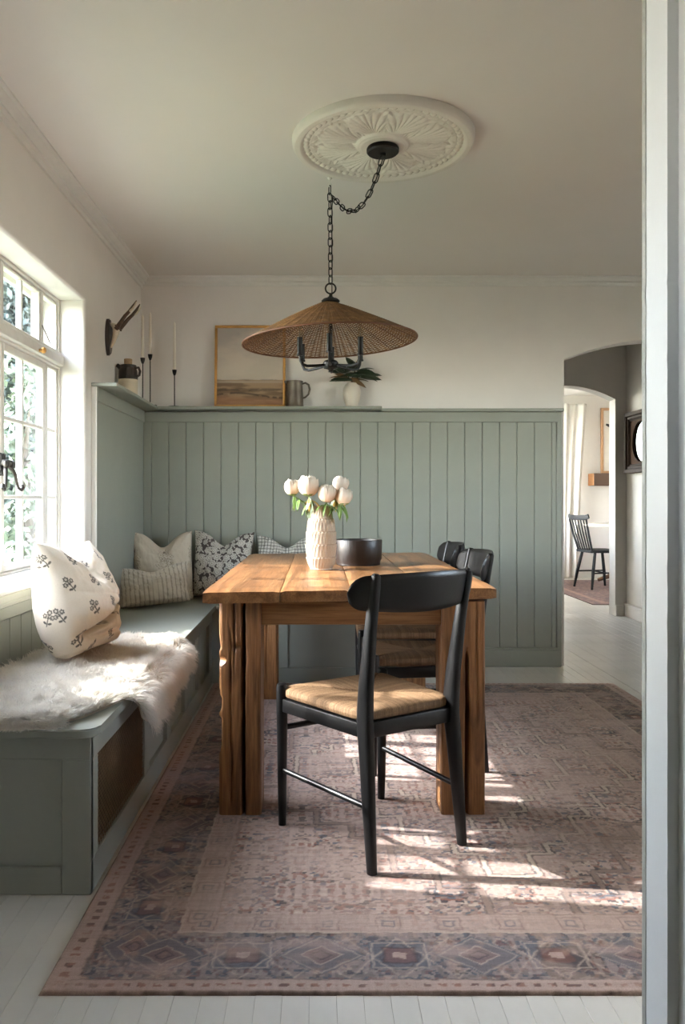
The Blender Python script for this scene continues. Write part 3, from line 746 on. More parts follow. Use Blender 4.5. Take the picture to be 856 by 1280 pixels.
# ================================================================== CEILING MEDALLION AND PENDANT
mx, my, MR = .258, 3.135, .356
m_med = paint('medallion_plaster', S(222, 217, 208), .6, .03, 10, .15, 80)
nt_, na = 130, 720; tt = np.linspace(.0, 1, nt_); aa = np.linspace(0, 2*PI, na, endpoint=False); A, Tm = np.meshgrid(aa, tt, indexing='ij')
h = np.interp(Tm, [0, .24, .26, .28, .30, .33, .72, .76, .80, .805, .875, .88, .91, .97, .995, 1], [.030, .030, .027, .026, .018, .012, .010, .016, .019, .017, .017, .024, .033, .032, .02, 0])
nb = 60; ba = (A*nb/(2*PI)) % 1-.5; h = h+.010*np.sqrt(np.clip(1-(ba/.44)**2-((Tm-.84)/.032)**2, 0, 1))
sec = 2*PI/8; ph = ((A % sec)/sec-.5)*2; zone = sstep(.29, .34, Tm)*sstep(.80, .75, Tm)
fan = np.arctan2(ph*.55, (Tm-.20)); leafw = sstep(.95, .55, np.abs(ph)/(.35+1.0*np.sin(np.clip((Tm-.28)/.46, 0, 1)*PI)**.6))
rel = .011*leafw*(.45+.55*np.abs(np.cos(fan*11)))*(.6+.4*np.sin((Tm-.3)*PI/.46))
ph2 = (((A+sec/2) % sec)/sec-.5)*2; scroll = .007*np.clip(np.sin(Tm*46+3*np.abs(ph2)*6), 0, 1)*np.exp(-(ph2/.35)**2)
h = h+zone*np.maximum(rel, scroll)+zone*.0025*fbm(np.cos(A)*Tm*28, np.sin(A)*Tm*28, 1, 3)
V = np.stack([Tm*MR*np.cos(A), Tm*MR*np.sin(A), -h], -1).reshape(-1, 3); Q = gridq(na, nt_, 0, True)
med = link('ceiling_medallion', fast(V, Q), m_med, None, (mx, my, ZC)); tag(med, 'round white plaster ceiling medallion with leaf relief and beaded rim', 'ceiling medallion')

LX, LY = .060, 3.50
PL = Vector((LX, LY, 1.64)); lamp = thing('pendant_lamp', 'woven rattan cone pendant lamp with black candelabra hanging over the table', 'lamp', PL)
def lo(m, name, mat, ang=35):
    me = m.mesh(True, ang); me.transform(Matrix.Translation(-PL)); return link(name, me, mat, lamp)
lo(M().lathe([(0, -.001), (.060, -.001), (.063, -.006), (.063, -.018), (.058, -.023), (.012, -.024), (.010, -.034), (0, -.036)], 36, (mx, my, ZC-.029)), 'canopy', m_iron)
hook = M().tube([(0, 0, 0), (0, 0, -.018), (.006, 0, -.026), (.008, 0, -.034), (.002, 0, -.041), (-.005, 0, -.036)], .0028, 8).lathe([(0, 0), (.011, 0), (.010, -.005), (.005, -.010), (0, -.010)], 14)
hk = hook.obj('ceiling_hook', m_white, None, (LX-.004, LY, ZC)); tag(hk, 'small white ceiling hook holding the pendant chain beside the medallion', 'hook')
ln = .040; wd_ = .0105
lp = [(wd_*math.cos(a), 0, wd_*math.sin(a)+(ln/2-wd_)*(1 if math.sin(a) >= -1e-9 else -1)) for a in np.linspace(0, PI, 7)]+[(wd_*math.cos(a), 0, wd_*math.sin(a)-(ln/2-wd_)) for a in np.linspace(PI, 2*PI, 7)]
link_me = M().tube(lp, .0024, 7, closed=True, cap=False).mesh()
def chain(pts, pitch=.0325, a0=0):
    P = [Vector(p) for p in pts]; seg = [(b-a).length for a, b in zip(P, P[1:])]; tot = sum(seg); n = max(1, round(tot/pitch)); out = []
    for i in range(n):
        d = (i+.5)/n*tot; k = 0
        while k < len(seg)-1 and d > seg[k]: d -= seg[k]; k += 1
        t = (P[k+1]-P[k]).normalized(); p = P[k]+t*d
        q = t.to_track_quat('Z', 'Y').to_matrix().to_4x4() @ Matrix.Rotation(a0+(PI/2 if i % 2 else 0)+random.uniform(-.25, .25), 4, 'Z')
        o = link('chain_link', link_me, m_iron, lamp); o.matrix_local = Matrix.Translation(p-PL) @ q
top = Vector((LX-.004, LY, ZC-.038)); ring_z = 1.985
chain([(LX, LY, ring_z+.012), (LX-.001, LY, 2.2), top], a0=.6)
cv = [Vector((mx, my, ZC-.064)).lerp(top+Vector((.012, -.01, -.045)), t)-Vector((0, 0, .155*4*t*(1-t)*(1-.25*t))) for t in np.linspace(0, 1, 15)]
chain(cv, a0=.3)
cord = [p+Vector((.003, .004, .002)) for p in cv]+[Vector((LX+.006, LY, z)) for z in np.linspace(2.33, 1.93, 6)]
lo(M().tube(cord, .0022, 6), 'cord', m_iron)
lo(M().tube([(LX+.0225*math.cos(a), LY, ring_z-.010+.0225*math.sin(a)) for a in np.linspace(0, 2*PI, 25)[:-1]], .0036, 8, closed=True, cap=False), 'hanging_ring', m_iron)
lo(M().lathe([(0, .042), (.006, .042), (.007, .030), (.012, .026), (.016, .022), (.032, .017), (.040, .010), (.040, .005), (.030, 0), (.020, -.004), (0, -.004)], 32, (LX, LY, 1.912)), 'cap', m_iron)
# woven shade
m_ratt = None
def rattan():
    k = N('rattan_wicker'); v = k.coords(); n1 = k.noise(v, 30, 4, .6); n2 = k.noise(v, 260, 3, .6)
    a = k.ramp(n1, [(.3, S(82, 58, 34)), (.55, S(122, 90, 55)), (.75, S(150, 114, 74))])
    c = k.mix(1.0, a, k.ramp(n2, [(.3, (.6, .55, .5, 1)), (.6, (1, 1, 1, 1))]), 'MULTIPLY'); k.base(c, .6, 0, .3); k.bump(n2, .4, .002); return k.m
m_ratt = rattan(); m_rattd = paint('dark_rattan', S(92, 54, 28), .6, .15, 40, .3, 120)
SZ, SR, S0, SHH = 1.742, .381, .032, .168
tilt = Matrix.Translation(PL) @ Matrix.Rotation(math.radians(-2.5), 4, 'Y') @ Matrix.Translation(-PL)
def prof_(t): r = S0+(SR-S0)*t; return r, SZ+SHH*(1-t**1.08)
nrings, nth, nrib = 66, 216, 54
th = np.linspace(0, 2*PI, nth, endpoint=False); V = []; Q = []; dz, dr = -SHH, SR-S0; sl_ = math.hypot(dz, dr); tx, tz = dr/sl_, dz/sl_; nx_, nz_ = -tz, tx
for j in range(nrings):
    t = (j+.5)/nrings; r, z = prof_(t); wv = .0019*np.cos(th*nrib/2+PI*(j % 2)); off = len(V)*0+sum(len(a) for a in V)
    hw = sl_/nrings*.5*(.93+.06*(j % 3)); hn = .0011; jit = .0006*(vnoise(th*20, j, 0)-.5)
    ring = []
    for a, b in ((-hw, 0), (0, hn), (hw, 0), (0, -hn)):
        R_ = r+(a+jit)*tx+(b+wv)*nx_; Z_ = z+(a+jit)*tz+(b+wv)*nz_; ring.append(np.stack([R_*np.cos(th), R_*np.sin(th), Z_+0*th], -1))
    ring = np.stack(ring, 1).reshape(-1, 3); V.append(ring)
    i = np.arange(nth); i2 = (i+1) % nth
    for k in range(4):
        k2 = (k+1) % 4; Q.append(np.stack([off+i*4+k, off+i*4+k2, off+i2*4+k2, off+i2*4+k], -1))
V = np.vstack(V)+np.array([LX, LY, 0]); me = fast(V, np.vstack(Q), False); me.transform(tilt); me.transform(Matrix.Translation(-PL)); link('woven_shade', me, m_ratt, lamp)
m1, m2 = M(), M()
for k in range(nrib):
    a = 2*PI*k/nrib; pts = []
    for t in np.linspace(0, 1, 4): r, z = prof_(t); pts.append(tilt @ Vector((LX+r*math.cos(a), LY+r*math.sin(a), z)))
    (m2 if k % 3 == 0 else m1).tube(pts, .0026 if k % 3 == 0 else .0019, 5)
lo(m1, 'ribbing', m_ratt); lo(m2, 'ribbing', m_rattd)
r, z = prof_(1); lo(M().tube([tilt @ Vector((LX+r*math.cos(a), LY+r*math.sin(a), z)) for a in np.linspace(0, 2*PI, 73)[:-1]], 0.0040, 8, closed=True, cap=False), 'shade_rim', m_rattd)
# candelabra
lo(M().lathe([(0, -.030), (.006, -.029), (.010, -.022), (.014, -.018), (.030, -.014), (.034, -.006), (.034, .010), (.028, .018), (.012, .024), (.008, .034), (.008, .30), (0, .30)], 24, (LX, LY, 1.640)), 'hub', m_iron)
m_bulb = glass_mat('clear_bulb', (.96, .94, .9, 1))
AR = .150
for k in range(6):
    a = 2*PI*k/6-PI/2-.05; c, s = math.cos(a), math.sin(a); P = lambda r, z: (LX+r*c, LY+r*s, z)
    arm = lo(M().tube([P(.02, 1.640), P(.07, 1.632), P(.115, 1.628), P(.138, 1.634), P(AR-.003, 1.652), P(AR, 1.675)], [.0062]*6, 10), 'arm', m_iron)
    me = M().lathe([(0, 0), (.013, .001), (.0145, .006), (.0115, .010), (.0115, .072), (.0125, .074), (.0125, .079), (0, .080)], 16, P(AR, 1.668)).mesh(); me.transform(Matrix.Translation(-PL)); link('candle_sleeve', me, m_iron, arm)
    me = M().lathe([(.007, 0), (.0105, .010), (.0135, .022), (.0125, .036), (.0085, .052), (.004, .066), (0, .074)], 16, P(AR, 1.748)).mesh(); me.transform(Matrix.Translation(-PL)); link('bulb', me, m_bulb, arm)
    me = M().tube([P(AR, 1.748), P(AR+.002, 1.775), P(AR-.002, 1.795)], .0012, 5).mesh(); me.transform(Matrix.Translation(-PL)); link('filament_post', me, m_steel, arm)
# ================================================================== CUSHIONS
m_cloth = vcol('printed_linen', .95, .07, 500, .5, .001, .2)
def mixc(col, mask, c, a=1.0): w = (np.clip(mask, 0, 1)*a)[..., None]; return col*(1-w)+np.asarray(c)*w
def soft(d, r, w=.0012): return np.clip((r-d)/w+.5, 0, 1)
def pr_sprig(x, y):
    col = np.broadcast_to(s2l((226, 213, 194)), x.shape+(3,)).copy(); dk = s2l((66, 62, 58))
    px, py = .132, .098; ro = np.floor(y/py); a = ((x+np.where(ro % 2 == 0, 0, px/2)) % px)-px/2; b = (y % py)-py/2
    an = -.45; a, b = (a*math.cos(an)-b*math.sin(an))/1.15, (a*math.sin(an)+b*math.cos(an))/1.15
    mk = 0
    for cx, cy, r in ((0, .019, .0085), (-.0125, .006, .0075), (.0125, .007, .0075), (0, .003, .004)):
        d = np.hypot(a-cx, b-cy); th = np.arctan2(b-cy, a-cx); rr = r*(1+.16*np.cos(6*th)); mk = np.maximum(mk, soft(d, rr)*(1-soft(d, r*.42))); mk = np.maximum(mk, soft(d, r*.16))
    mk = np.maximum(mk, soft(np.abs(a), .0018)*(b < .012)*(b > -.024))
    for s in (-1, 1):
        q = np.hypot((a-s*.008)*1.0+(b+.013)*s*.5, (b+.013)*1.9-(a-s*.008)*s*.7); mk = np.maximum(mk, soft(q, .0075))
        mk = np.maximum(mk, soft(np.abs(b-.001-np.abs(a)*.35), .0012)*(np.abs(a) < .012))
    return mixc(col, mk, dk, .9)
def pr_faded(x, y):
    col = np.broadcast_to(s2l((206, 194, 176)), x.shape+(3,)).copy(); c = s2l((120, 104, 86)); mk = 0
    px = .2; py = .24; a = ((x+.1) % px)-px/2; b = ((y+.08) % py)-py/2
    for k in range(11):
        t = k/10; cx, cy = .045*math.sin(k*2.4)*(1-t*.5), -.06+.12*t; d = np.hypot(a-cx, b-cy); th = np.arctan2(b-cy, a-cx); r = .016*(1+.25*np.cos(5*th+k))
        mk = np.maximum(mk, soft(np.abs(d-r), .002)*.8); mk = np.maximum(mk, soft(d, .005))
    mk = np.maximum(mk, soft(np.abs(a+.01*np.sin(b*60)), .0018)*(np.abs(b) < .08))
    col = mixc(col, mk*(.6+.4*vnoise(x*300, y*300)), c, .85); d = np.hypot(a, b-.055); return mixc(col, soft(d, .008), s2l((70, 56, 48)), .7)
def pr_stripe(x, y):
    col = np.broadcast_to(s2l((205, 196, 180)), x.shape+(3,)).copy(); q = np.abs((x % .026)-.013); q2 = np.abs((x % .026)-.018)
    col = mixc(col, soft(q, .0022), s2l((128, 120, 108)), .75); return mixc(col, soft(q2, .0010), s2l((140, 130, 116)), .6)
def pr_floral(x, y):
    col = np.broadcast_to(s2l((88, 80, 78)), x.shape+(3,)).copy(); wh = s2l((208, 202, 192)); rng = np.random.default_rng(4); cs = .052
    mk = 0; ln = 0
    for i in range(-6, 7):
        for j in range(-6, 7):
            cx, cy = (i+.5*(j % 2))*cs+rng.uniform(-.007, .007), j*cs*.86+rng.uniform(-.007, .007); R = rng.uniform(.017, .027); ph = rng.uniform(0, 6); n = rng.integers(5, 8)
            d = np.hypot(x-cx, y-cy); th = np.arctan2(y-cy, x-cx); r = R*(.78+.22*np.abs(np.cos(n*th/2+ph)))
            mk = np.maximum(mk, soft(d, r)); ln = np.maximum(ln, soft(np.abs(d-r*.62), .0011)*(d < r)); ln = np.maximum(ln, soft(d, .003))
            for k in range(3):
                a = rng.uniform(0, 6.28); lx, ly = cx+.030*math.cos(a), cy+.030*math.sin(a); q = np.hypot(((x-lx)*math.cos(a)+(y-ly)*math.sin(a)), (-(x-lx)*math.sin(a)+(y-ly)*math.cos(a))*2.3); mk = np.maximum(mk, soft(q, .009))
    col = mixc(col, mk, wh, .95); return mixc(col, ln, s2l((74, 66, 64)), .85)
def pr_check(x, y):
    col = np.broadcast_to(s2l((206, 202, 194)), x.shape+(3,)).copy(); q = np.minimum(np.abs((x % .021)-.0105), np.abs((y % .021)-.0105)); return mixc(col, soft(q, .0022), s2l((70, 68, 68)), .9)
def cushion(label, w, h, T, fn, loc, rz, lean, n, chop=.06, crease=None, seed=0, roll=0, pin=.07, sq=.06):
    u = np.linspace(-1, 1, n); u = np.sin(u*PI/2); U, Vv = np.meshgrid(u, u, indexing='ij')
    X = w/2*U*(1-pin*(1-Vv**2)*U**2); Z = h/2*Vv*(1-pin*(1-U**2)*Vv**2)
    X = X*(1-sq*np.clip(-Vv, 0, 1)**3)
    Z = Z-chop*np.exp(-(U/.42)**2)*sstep(-.1, 1, Vv)
    t = T/2*np.clip((1-U**2)*(1-Vv**2), 0, 1)**.40*(1-.18*Vv)
    wr = (fbm(U*2.2+seed, Vv*2.2, seed, 3)-.5)*.030+(fbm(U*7+seed*2, Vv*3, seed, 3)-.5)*.010
    rad = np.abs(np.sin(np.arctan2(Vv+.001, U)*9+seed))*np.clip(np.hypot(U, Vv)-.55, 0, 1)*.010
    env = np.clip((1-U**8)*(1-Vv**8), 0, 1)**.6; disp = (wr-rad)*env
    if chop: disp = disp-.016*np.exp(-(U/.17)**2)*sstep(-.1, .9, Vv)*env
    cr = 0
    if crease is not None:
        for (c0, c1, dep, wd2) in crease: d = Vv-(c0+c1*U+.05*np.sin(U*3)); cr = cr+dep*np.exp(-(d/wd2)**2)*sstep(-1, -.5, U)*sstep(1.0, .4, U)
    F = np.stack([X, -(t+disp-cr*env), Z], -1); B = np.stack([X, t+disp*.4, Z], -1)
    def arc(ax):
        d = np.linalg.norm(np.diff(F, axis=ax), axis=2); c = np.cumsum(d, axis=ax); c = np.concatenate([np.zeros((1, n)), c], 0) if ax == 0 else np.concatenate([np.zeros((n, 1)), c], 1)
        return c-(c[n//2:n//2+1] if ax == 0 else c[:, n//2:n//2+1])
    col = fn(arc(0), arc(1))
    V = np.vstack([F.reshape(-1, 3), B.reshape(-1, 3)]); C = np.vstack([col.reshape(-1, 3)]*2); Q = gridq(n, n); Q = np.vstack([Q[:, ::-1], Q+n*n])
    V[:, 2] += h/2; zz = V[:, 2]; V[:, 2] = np.where(zz < .035, .035-(.035-zz)*.45, zz); V[:, 2] -= V[:, 2].min()
    R = Matrix.Rotation(roll, 4, 'Y')
    me = fast(V, Q, True, C); me.transform(R); mn = min(v.co.z for v in me.vertices); me.transform(Matrix.Translation((0, 0, -mn)))
    me.transform(Matrix.Rotation(lean, 4, 'X')); mn = min(v.co.z for v in me.vertices); me.transform(Matrix.Translation((0, 0, -mn)))
    b = bmesh.new(); b.from_mesh(me); bmesh.ops.remove_doubles(b, verts=b.verts, dist=.0004); b.to_mesh(me); b.free()
    o = link('cushion', me, m_cloth, None, loc, (0, 0, rz)); tag(o, label, 'cushion', 'cushions on the corner bench'); return o
D = math.radians; BT = .4475
cushion('large cream cushion block-printed with dark flower sprigs, leaning under the window on the sheepskin', .46, .43, .25, pr_sprig, (-.835, 2.93, .490), D(84), D(-14), 260, .055, [(-.40, .20, .050, .045), (-.68, -.1, .018, .05), (-.05, -.25, .008, .05)], 3, D(2), .07, .22)
cushion('cream cushion with faded taupe flower motifs in the bench corner', .37, .44, .16, pr_faded, (-.915, 4.80, BT), D(20), D(-12), 120, .085, None, 5)
cushion('small rectangular striped cushion in front of the corner cushion', .41, .25, .14, pr_stripe, (-.90, 4.48, BT), D(14), D(-20), 130, .035, None, 8, D(-5))
cushion('dark cushion with white floral block print against the back panelling', .37, .43, .15, pr_floral, (-.590, 4.90, BT), D(-2), D(-11), 200, .075, None, 11, D(2))
cushion('white cushion with dark window-check lines half hidden behind the table', .37, .41, .15, pr_check, (-.185, 4.90, BT), D(0), D(-10), 130, .065, None, 14)

# ================================================================== SHEEPSKIN
def skin_point(Y, s):                                  # s metres across, 0 at the window side
    e = .440
    z = .4535; X = np.where(s < e, -1.015+s, 0); Z = np.full_like(s, z)
    r = .030; a = np.clip((s-e)/r, 0, PI/2); X = np.where(s >= e, -1.015+e+r*np.sin(a)*1.25, X); Z = np.where(s >= e, z-r*(1-np.cos(a)), Z)
    d = np.clip(s-e-r*PI/2, 0, 9); Z = Z-d; X = X+d*.02
    return X, Z
def skin_lim(Y):
    near = np.interp(Y, [2.11, 2.13, 2.2, 2.3, 2.38, 2.46, 2.54, 2.66, 2.8, 2.95, 3.1, 3.22, 3.32, 3.37], [.12, .31, .37, .405, .43, .53, .565, .555, .525, .52, .535, .515, .46, .30])
    far = np.interp(Y, [2.11, 2.2, 2.35, 2.6, 2.9, 3.1, 3.25, 3.37], [.02, -.04, -.06, -.05, -.04, -.02, .03, .22])
    return far, near
nY, nS = 150, 90; yy = np.linspace(2.113, 3.368, nY); ss = np.linspace(0, 1, nS); YY_, SS_ = np.meshgrid(yy, ss, indexing='ij'); f_, n_ = skin_lim(YY_)
S_ = f_+(n_-f_)*SS_; wob = .012*(fbm(YY_*12, SS_*3, 7, 3)-.5); X_, Z_ = skin_point(YY_, S_)
ed = np.minimum(SS_, 1-SS_)*2; lump = .034*(fbm(X_*11, YY_*11, 5, 3)-.25)*np.clip(ed*4, 0, 1)*np.clip(np.minimum(YY_-2.113, 3.368-YY_)/.07, 0, 1); top_ = np.where(S_ < .44, 1.0, .0)
Zt = Z_+lump*top_+.004; Xt = X_+lump*(1-top_)+.004*(1-top_)
V = np.vstack([np.stack([Xt, YY_, Zt], -1).reshape(-1, 3), np.stack([X_-.003*(1-top_), YY_, Z_-.004*top_], -1).reshape(-1, 3)]); Q = gridq(nY, nS); Q = np.vstack([Q[:, ::-1], Q+nY*nS])
SKL = np.array([-.80, 2.74, .4475])
m_hide = paint('sheep_hide', S(222, 210, 192), .9, .05, 20, .3, 80)
skin = link('sheepskin', fast(V-SKL, Q), m_hide, None, tuple(SKL)); tag(skin, 'fluffy white sheepskin draped over the front edge of the bench by the window', 'sheepskin')
ns = 110000
ry = RNG.uniform(2.113, 3.368, ns); rs = RNG.uniform(0, 1, ns); ry[:16000] = RNG.uniform(2.113, 2.165, 16000); ry[16000:20000] = RNG.uniform(3.30, 3.368, 4000); f_, n_ = skin_lim(ry); s_ = f_+(n_-f_)*rs
e_ = .002
X0_, Z0_ = skin_point(ry, s_); tpn = (s_ < .44)
ed = np.minimum(rs, 1-rs)*2; lump = .034*(fbm(X0_*11, ry*11, 5, 3)-.25)*np.clip(ed*4, 0, 1)*np.clip(np.minimum(ry-2.113, 3.368-ry)/.07, 0, 1)
P0 = np.stack([X0_+lump*(~tpn), ry, Z0_+lump*tpn+.002], -1)
aN = np.clip((s_-.44)/.03, 0, PI/2); Nrm = np.stack([np.sin(aN), 0*aN, np.cos(aN)], -1)
fa = fbm(X0_*9+3, ry*9, 1, 3)*4*PI+1.2; swirl = np.stack([np.cos(fa), np.sin(fa), 0*fa], -1)
outw = np.stack([np.where(rs > .9, .6, np.where(rs < .08, -.7, 0)), np.where(ry < 2.16, -.9, np.where(ry > 3.32, .9, 0)), 0*ry], -1)
cl = .022; cxk, cyk = np.round(X0_/cl+.6*vnoise(ry*30, X0_*30, 2)), np.round(ry/cl+.6*vnoise(X0_*30, ry*30, 3)); hx_ = hash3(cxk.astype(int)+500, cyk.astype(int)+500, (cxk*0).astype(int)); ha = hx_*2*PI
clump = np.stack([np.cos(ha), np.sin(ha), 0*ha], -1)
dirn = Nrm*.80+swirl*.42+clump*.50+outw*.55+RNG.normal(0, .16, (ns, 3)); dirn[:, 2] -= np.where(tpn, 0, .55)+np.where(ry < 2.15, RNG.uniform(.1, 1.0, ns), 0); dirn /= np.linalg.norm(dirn, axis=1)[:, None]
ln_ = RNG.uniform(.034, .060, ns)*(.85+.3*hx_); up = np.array([0, 0, -1.0]); curl = np.cross(dirn, Nrm+.01)
ksegs = 4; tS = np.linspace(0, 1, ksegs); pts = []
for t in tS:
    p = P0+dirn*(ln_*t)[:, None]+up*(ln_*.30*t*t)[:, None]+curl*(ln_*.12*np.sin(t*5+hx_*6))[:, None]; pts.append(p)
pts = np.stack(pts, 1); floor_z = np.where((P0[:, 0] < -.585), .4495, -1)[:, None]; pts[:, :, 2] = np.maximum(pts[:, :, 2], np.where(pts[:, :, 0] < -.580, floor_z, pts[:, :, 2]))
side = np.cross(dirn, RNG.normal(0, 1, (ns, 3))); side /= np.linalg.norm(side, axis=1)[:, None]+1e-9
wS = np.array([.0011, .0010, .0008, .0002])
A_ = pts-side[:, None, :]*wS[None, :, None]; B_ = pts+side[:, None, :]*wS[None, :, None]
V = np.stack([A_, B_], 2).reshape(-1, 3); V[:, 0] = np.maximum(V[:, 0], -1.088); V = V-SKL; base_ = np.arange(ns)*ksegs*2; Q = np.concatenate([np.stack([base_+2*k, base_+2*k+1, base_+2*k+3, base_+2*k+2], -1) for k in range(ksegs-1)])
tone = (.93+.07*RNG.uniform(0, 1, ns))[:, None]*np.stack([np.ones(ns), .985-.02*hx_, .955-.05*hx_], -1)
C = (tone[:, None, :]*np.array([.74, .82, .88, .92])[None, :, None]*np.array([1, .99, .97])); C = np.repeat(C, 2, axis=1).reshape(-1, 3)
def fur_mat():
    k = N('wool'); at = k.n('ShaderNodeAttribute'); at.attribute_name = 'Col'; d = k.n('ShaderNodeBsdfDiffuse'); tr = k.n('ShaderNodeBsdfTranslucent'); mx = k.n('ShaderNodeMixShader'); mx.inputs[0].default_value = .35
    k.l(at.outputs['Color'], d.inputs[0]); k.l(at.outputs['Color'], tr.inputs[0]); k.l(d.outputs[0], mx.inputs[1]); k.l(tr.outputs[0], mx.inputs[2]); k.l(mx.outputs[0], k.out.inputs['Surface']); return k.m
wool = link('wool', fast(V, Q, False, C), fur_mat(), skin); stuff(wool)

# ================================================================== ON THE TABLE
def tz(x): return RT+.7552-RT+ttilt(x)+.0008
def leaf_mesh(L, W, fold=.25, curl=.3, n=7, m_=4):
    V = []; Q = []
    for i in range(n):
        t = i/(n-1); w = W/2*(math.sin(PI*min(1, t*.96+.04))**.75)*(1-.25*t)+.0004; z = curl*L*(t*t)*-1
        for j in range(m_+1): s = j/m_*2-1; V.append((s*w, t*L, z+abs(s)*w*fold))
    for i in range(n-1):
        for j in range(m_): a = i*(m_+1)+j; Q.append((a, a+1, a+m_+2, a+m_+1))
    me = fast(V, Q); b = bmesh.new(); b.from_mesh(me); r = bmesh.ops.solidify(b, geom=b.faces[:], thickness=.0006); b.to_mesh(me); b.free(); return me
def leaf_mat(name, c1, c2, rough=.45):
    k = N(name); v = k.coords(); oi = k.n('ShaderNodeObjectInfo'); n1 = k.noise(v, 40, 3)
    c = k.mix(n1, c1, c2); k.base(c, rough, 0, .4); k.b.inputs['Subsurface Weight'].default_value = .0; k.bump(k.noise(v, 120, 2), .2, .001); return k.m
m_leaf = leaf_mat('peony_leaf', S(92, 132, 62), S(140, 164, 92)); m_leafl = leaf_mat('pale_leaf', S(132, 156, 130), S(168, 184, 150)); m_leafy = leaf_mat('yellow_leaf', S(206, 170, 92), S(186, 160, 80))
m_stem = paint('green_stem', S(110, 132, 70), .5)
VX, VY = .018, 3.365; vz = tz(VX)
# carved vase
nt2, nz2 = 288, 150; zf = np.linspace(0, 1, nz2); H = .266; th = np.linspace(0, 2*PI, nt2, endpoint=False); A, Zf = np.meshgrid(th, zf, indexing='ij')
rad = np.interp(Zf, [0, .02, .08, .18, .4, .6, .75, .88, 1.0], [.044, .049, .056, .062, .0655, .063, .057, .047, .0385])
tier = np.clip(Zf, 0, .9999)*5; tt = tier % 1; nf = 26; ww = (A*nf/(2*PI)) % 1; q = np.abs(ww-.5)*2
rise = np.clip((tt*1.05-q)*7+.5, 0, 1); groove = np.exp(-((np.minimum(tt, 1-tt))/.035)**2)*(Zf > .03)*(Zf < .97)
R_ = rad-.0028*(1-rise)-.0022*groove+.0012*rise*np.cos(ww*PI*2)
col = s2l((186, 171, 152))*np.ones(A.shape+(1,)); edge_ = np.exp(-((tt*1.05-q)/.05)**2); col = mixc(col, np.maximum(groove*.9, edge_*.45), s2l((160, 138, 112)), .6)
V = np.stack([R_*np.cos(A), R_*np.sin(A), Zf*H], -1).reshape(-1, 3); Vi = np.stack([(rad-.006)*np.cos(A), (rad-.006)*np.sin(A), np.maximum(Zf*H, .008)], -1)[:, ::6].reshape(-1, 3); nzi = len(range(0, nz2, 6))
Q = gridq(nt2, nz2, 0, True); Qi = gridq(nt2, nzi, len(V), True)[:, ::-1]; i = np.arange(nt2); j = (i+1) % nt2
rimq = np.stack([i*nz2+nz2-1, j*nz2+nz2-1, len(V)+j*nzi+nzi-1, len(V)+i*nzi+nzi-1], -1)
C = np.vstack([col.reshape(-1, 3), np.tile(s2l((200, 184, 164)), (len(Vi), 1))])
vase = link('carved_vase', fast(np.vstack([V, Vi]), np.vstack([Q, Qi, rimq]), True, C), vcol('carved_ceramic', .7, .06, 200, .2), None, (VX, VY, vz)); tag(vase, 'tall cream vase carved in tiers of triangles, holding the peonies', 'vase')
M().lathe([(0, .001), (.046, .001), (.046, .0085), (0, .0085)], 40).obj('base', paint('cream_ceramic', S(226, 210, 190), .7), vase)
# peonies
m_pet = None
def petal_mat():
    k = N('peony_petal'); at = k.n('ShaderNodeAttribute'); at.attribute_name = 'Col'; k.base(at.outputs['Color'], .6, 0, .25); tr = k.n('ShaderNodeBsdfTranslucent'); k.l(at.outputs['Color'], tr.inputs[0])
    mx = k.n('ShaderNodeMixShader'); mx.inputs[0].default_value = .25; k.l(k.b.outputs[0], mx.inputs[1]); k.l(tr.outputs[0], mx.inputs[2]); k.l(mx.outputs[0], k.out.inputs['Surface']); return k.m
m_pet = petal_mat()
def petals(R, seed, layers):
    rng = np.random.default_rng(seed); V = []; Q = []; C = []; n = 8
    for (cnt, r0, w, h0, h1, ruff, tone) in layers:
        for k in range(cnt):
            a0 = 2*PI*k/cnt+rng.uniform(-.25, .25); rr = r0*rng.uniform(.93, 1.06); off = len(V)
            for i in range(n):
                t = i/(n-1); el = h0+(h1-h0)*t                      # elevation on the shell from below to the top
                for j in range(n):
                    s = j/(n-1)*2-1; ww = w*math.sin(PI*(.18+.72*t))**.7; a = a0+s*ww/max(.35, math.cos(el))
                    rad_ = R*rr*(1+ruff*math.sin(s*7+k+seed)*t*t - .10*abs(s)**2+.05*(t**3)); rad_ *= 1+rng.uniform(-.05, .05)*t**3; V.append((rad_*math.cos(el)*math.cos(a), rad_*math.cos(el)*math.sin(a), rad_*math.sin(el)*1.08+R*ruff*.9*t**3*math.cos(s*9+k)))
                    m = .5*t+.5; base = np.array(s2l((226, 186, 150)))*(1-m)+np.array(s2l((232, 222, 208)))*m; C.append(base*tone)
            for i in range(n-1):
                for j in range(n-1): a = off+i*n+j; Q.append((a, a+1, a+n+1, a+n))
    return fast(np.array(V), np.array(Q), True, np.array(C))
pe = [(-.104, 3.375, 1.103, .033, -.5, 0), (-.036, 3.325, 1.110, .042, -.12, .1), (.042, 3.325, 1.080, .037, .15, 0), (.102, 3.42, 1.120, .034, .45, -.2), (.114, 3.33, 1.066, .035, .5, .25)]
desc = ['cream peony bloom at the far left of the vase', 'largest cream peony bloom, second from the left', 'cream peony bloom in the middle, above the vase rim', 'cream peony bloom highest at the right, behind another', 'cream peony bloom lowest at the right of the vase']
lfm = [leaf_mesh(.07, .026, .3, .35), leaf_mesh(.055, .022, .35, .5), leaf_mesh(.05, .017, .3, .6)]
